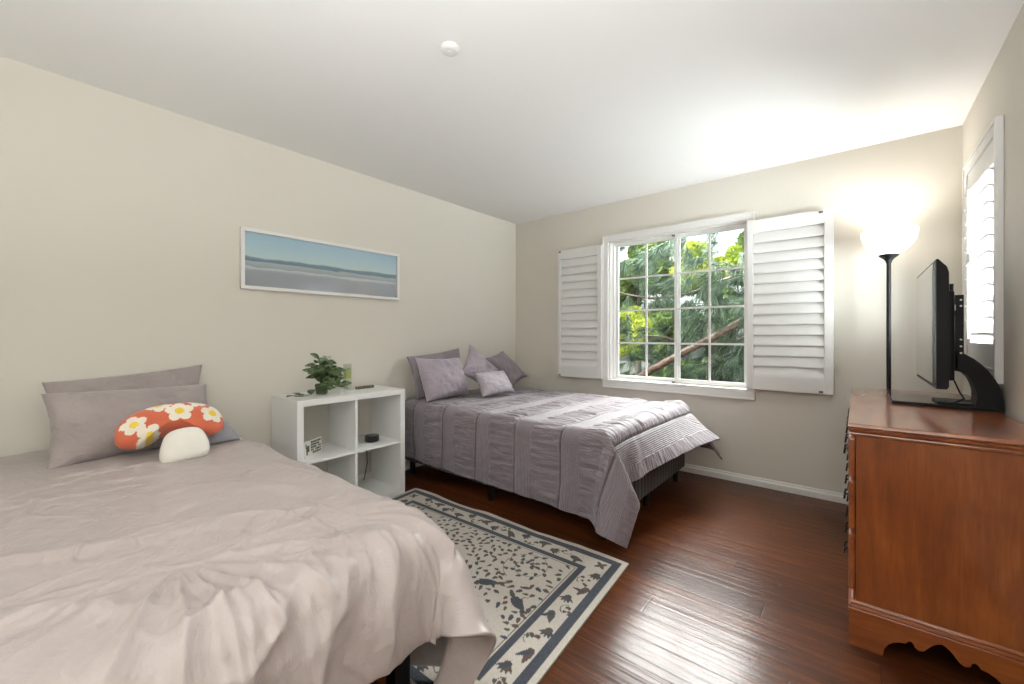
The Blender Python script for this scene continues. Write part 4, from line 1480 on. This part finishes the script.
# unseen lamp body, made up to carry the added rear fill light
UX, UY, UZ = 3.24, -4.10, 0.62
rl = thing('floor_lamp', (UX, UY, 0), 'added low black uplighter body under the rear fill light, by the right wall', 'lamp')
MB().lathe([(0, 0.0), (0.14, 0.0), (0.14, 0.012), (0.02, 0.03), (0, 0.03)], UX, UY, 36).build('base', M['black_metal'], rl, smooth='auto')
MB().tube([(UX, UY, 0.028), (UX, UY, UZ + 0.01)], 0.012, 14).build('pole', M['black_metal'], rl, smooth='auto')
MB().lathe([(0, UZ), (0.08, UZ + 0.01), (0.15, UZ + 0.04), (0.19, UZ + 0.09), (0.20, UZ + 0.115), (0.195, UZ + 0.115), (0.182, UZ + 0.09), (0.14, UZ + 0.05), (0, UZ + 0.02)], UX, UY, 36).build('bowl_shade', M['black_metal'], rl, smooth='auto')

# ------------------------------------------------------------------ outside
structure(MB().box(-40, 40, 0.4, 60, -3.3, -3.0).build('ground', leaf_mat('garden ground', (0.03, 0.05, 0.02), (0.10, 0.09, 0.05), 2)))
M['bark'] = leaf_mat('red brown bark', (0.03, 0.016, 0.011), (0.11, 0.062, 0.045), 22)
M['grey_bark'] = leaf_mat('grey bark', (0.07, 0.06, 0.05), (0.22, 0.19, 0.16), 22)
M['needles'] = leaf_mat('blue green needles', (0.014, 0.034, 0.020), (0.090, 0.135, 0.090), 7, 0.12)
M['needles'].node_tree.nodes['Principled BSDF'].inputs['Specular IOR Level'].default_value = 0.1
M['bright_leaf'] = leaf_mat('sunlit yellow green leaf', (0.24, 0.36, 0.02), (0.62, 0.68, 0.08), 1.3, 0.45)
M['mid_leaf'] = leaf_mat('mid green leaf', (0.05, 0.11, 0.02), (0.20, 0.30, 0.06), 1.6, 0.35)

pt = thing('pine_tree', (2.6, 2.6, -3.0), 'long needled pine tree close outside the window', 'tree')
mb = MB()
mb.tube([(2.75, 2.5, -3.0), (2.7, 2.45, -0.8), (2.62, 2.35, 1.2), (2.6, 2.3, 3.2), (2.55, 2.3, 5.5)], [0.24, 0.21, 0.18, 0.14, 0.06], 14)
mb.build('trunk', M['bark'], pt, smooth=True)
branches = [
    ([(2.62, 2.30, 1.62), (2.35, 1.9, 1.52), (2.06, 1.5, 1.34), (1.75, 1.36, 1.14), (1.35, 1.3, 0.90), (1.02, 1.3, 0.70), (0.6, 1.35, 0.42)], [0.075, 0.055, 0.046, 0.043, 0.041, 0.045, 0.05]),
    ([(2.62, 2.30, 2.2), (2.2, 2.0, 1.98), (1.68, 1.8, 1.80), (1.38, 1.8, 1.70), (0.87, 1.8, 1.665), (0.30, 1.8, 1.80)], [0.04, 0.03, 0.022, 0.019, 0.017, 0.013]),
    ([(2.62, 2.30, 1.1), (2.1, 2.1, 1.15), (1.5, 2.0, 1.02), (0.9, 2.0, 1.15), (0.3, 2.1, 1.1)], [0.03, 0.024, 0.020, 0.016, 0.012]),
    ([(2.6, 2.30, 2.7), (2.1, 1.9, 2.55), (1.5, 1.7, 2.45), (0.9, 1.7, 2.55), (0.3, 1.8, 2.4)], [0.04, 0.03, 0.022, 0.018, 0.012]),
]
for pts, rad in branches:
    # smooth the path
    P_ = [Vector(p) for p in pts]
    out, ro = [], []
    for i in range(len(P_) - 1):
        for k in range(4):
            t = k / 4
            p0, p1, p2, p3 = P_[max(i - 1, 0)], P_[i], P_[i + 1], P_[min(i + 2, len(P_) - 1)]
            out.append(0.5 * (2 * p1 + (p2 - p0) * t + (2 * p0 - 5 * p1 + 4 * p2 - p3) * t * t + (3 * p1 - p0 - 3 * p2 + p3) * t ** 3))
            ro.append(rad[i] * (1 - t) + rad[i + 1] * t)
    out.append(P_[-1])
    ro.append(rad[-1])
    out = [p + Vector((0, 0, 0.012 * noise.noise(p * 9))) for p in out]
    MB().tube(out, ro, 10).build('branch', M['bark'], pt, smooth=True)

def needle_cloud(centres, seed):
    r = np.random.default_rng(seed)
    V, F = [], []
    for (c, ax, n, L) in centres:
        c = np.array(c)
        ax = np.array(ax, float)
        ax /= np.linalg.norm(ax)
        d = r.normal(size=(n, 3))
        d /= np.linalg.norm(d, axis=1, keepdims=True)
        d = d * 0.55 + ax * 0.9
        d /= np.linalg.norm(d, axis=1, keepdims=True)
        s0 = c + ax * r.uniform(-0.06, 0.06, (n, 1))
        ln = L * r.uniform(0.75, 1.15, (n, 1))
        mid = s0 + d * ln * 0.55
        tip = s0 + d * ln + np.array([0, 0, -1.0]) * ln * r.uniform(0.10, 0.30, (n, 1))
        sd = np.cross(d, r.normal(size=(n, 3)))
        sd /= np.linalg.norm(sd, axis=1, keepdims=True)
        w_ = 0.0024
        for k in range(n):
            b = len(V)
            V += [s0[k] - sd[k] * w_, s0[k] + sd[k] * w_, mid[k] + sd[k] * w_, mid[k] - sd[k] * w_, tip[k]]
            F += [(b, b + 1, b + 2, b + 3), (b + 3, b + 2, b + 4)]
    return V, F
rn = random.Random(21)
cen = []
for (cxx, cyy, czz, sx__, sy__, sz__, cnt) in (
        (0.60, 1.9, 2.15, 0.38, 0.25, 0.28, 46), (1.15, 1.7, 2.10, 0.22, 0.2, 0.28, 24), (1.72, 1.4, 1.62, 0.24, 0.15, 0.20, 26), (2.05, 1.45, 1.95, 0.22, 0.15, 0.22, 22),
        (2.15, 1.5, 1.45, 0.22, 0.2, 0.25, 24), (1.95, 1.7, 1.0, 0.35, 0.2, 0.18, 32), (1.65, 1.7, 0.66, 0.45, 0.2, 0.16, 44), (0.95, 2.1, 1.10, 0.34, 0.2, 0.16, 24),
        (0.30, 2.1, 1.45, 0.25, 0.2, 0.12, 10), (1.35, 1.8, 1.52, 0.2, 0.15, 0.12, 14), (2.2, 1.8, 0.8, 0.25, 0.2, 0.3, 26), (0.55, 2.2, 0.72, 0.35, 0.2, 0.22, 26)):
    for k in range(cnt):
        c = (cxx + rn.gauss(0, sx__), cyy + rn.gauss(0, sy__), czz + rn.gauss(0, sz__))
        if c[1] < 0.72:
            continue
        ax = (rn.uniform(-1, 0.5), rn.uniform(-0.8, 0.2), rn.uniform(-1.2, 0.2))
        cen.append((c, ax, 60, rn.uniform(0.17, 0.26)))
V_, F_ = needle_cloud(cen, 4)
pl = root_loc(pt)
me = bpy.data.meshes.new('foliage')
me.from_pydata([(v[0] - pl.x, v[1] - pl.y, v[2] - pl.z) for v in V_], [], F_)
me.materials.append(M['needles'])
fo = bpy.data.objects.new('foliage', me)
COL.objects.link(fo)
fo.parent = pt
fo['kind'] = 'stuff'
def leafy_tree(name, base, crown, rad, n, material, label, seed, lsz):
    r = random.Random(seed)
    t = thing(name, base, label, 'tree')
    MB().tube([base, (base[0] * 0.6 + crown[0] * 0.4, base[1] * 0.6 + crown[1] * 0.4, (base[2] + crown[2]) / 2), crown], [0.16, 0.12, 0.05], 10).build('trunk', M['grey_bark'], t, smooth=True)
    V, F = [], []
    blobs = []
    for k in range(26):
        d = Vector((r.gauss(0, 1), r.gauss(0, 1), r.gauss(0, 1))).normalized()
        blobs.append((Vector(crown) + Vector((d.x * rad[0], d.y * rad[1], d.z * rad[2])) * r.uniform(0.3, 0.9), r.uniform(0.25, 0.42) * min(rad)))
    for k in range(n):
        c, br = r.choice(blobs)
        d = Vector((r.gauss(0, 1), r.gauss(0, 1), r.gauss(0, 1))).normalized()
        p = c + d * br * r.uniform(0.7, 1.05)
        nrm = (d + Vector((r.gauss(0, .5), r.gauss(0, .5), r.gauss(0.3, .5)))).normalized()
        a = nrm.orthogonal().normalized()
        a = (a * math.cos(k) + nrm.cross(a) * math.sin(k))
        b = nrm.cross(a)
        s = lsz * r.uniform(0.7, 1.3)
        q = len(V)
        V += [p - a * s, p - b * s * 0.45, p + a * s, p + b * s * 0.45]
        F += [(q, q + 1, q + 2, q + 3)]
    me = bpy.data.meshes.new('foliage')
    bb = Vector(base)
    me.from_pydata([tuple(Vector(v) - bb) for v in V], [], F)
    me.materials.append(material)
    o = bpy.data.objects.new('foliage', me)
    COL.objects.link(o)
    o.parent = t
    o['kind'] = 'stuff'
    return t
leafy_tree('broadleaf_tree', (0.9, 5.2, -3), (0.75, 5.0, 2.55), (0.8, 0.6, 0.55), 6000, M['bright_leaf'], 'sunlit yellow green tree behind the pine, seen high in the right sash', 3, 0.05)
leafy_tree('broadleaf_tree', (-1.5, 5.4, -3), (-1.45, 5.4, 1.25), (0.95, 0.6, 0.75), 7000, M['bright_leaf'], 'sunlit yellow green tree behind the pine, seen low in the left sash', 5, 0.05)
leafy_tree('broadleaf_tree', (-0.8, 8.6, -3), (-0.9, 8.6, 0.9), (2.4, 0.9, 1.9), 20000, M['mid_leaf'], 'mid green tree filling the low gap behind the yellow green trees', 7, 0.09)
leafy_tree('broadleaf_tree', (-3.0, 10.6, -3), (-3.0, 10.6, 2.9), (2.2, 1.2, 2.6), 22000, M['mid_leaf'], 'mid green tree farthest left outside the window', 8, 0.11)
leafy_tree('broadleaf_tree', (0.6, 12.0, -3), (0.5, 12.0, 2.6), (2.4, 1.2, 2.6), 20000, M['mid_leaf'], 'tall mid green tree farthest back, behind the yellow green tree of the right sash', 9, 0.11)
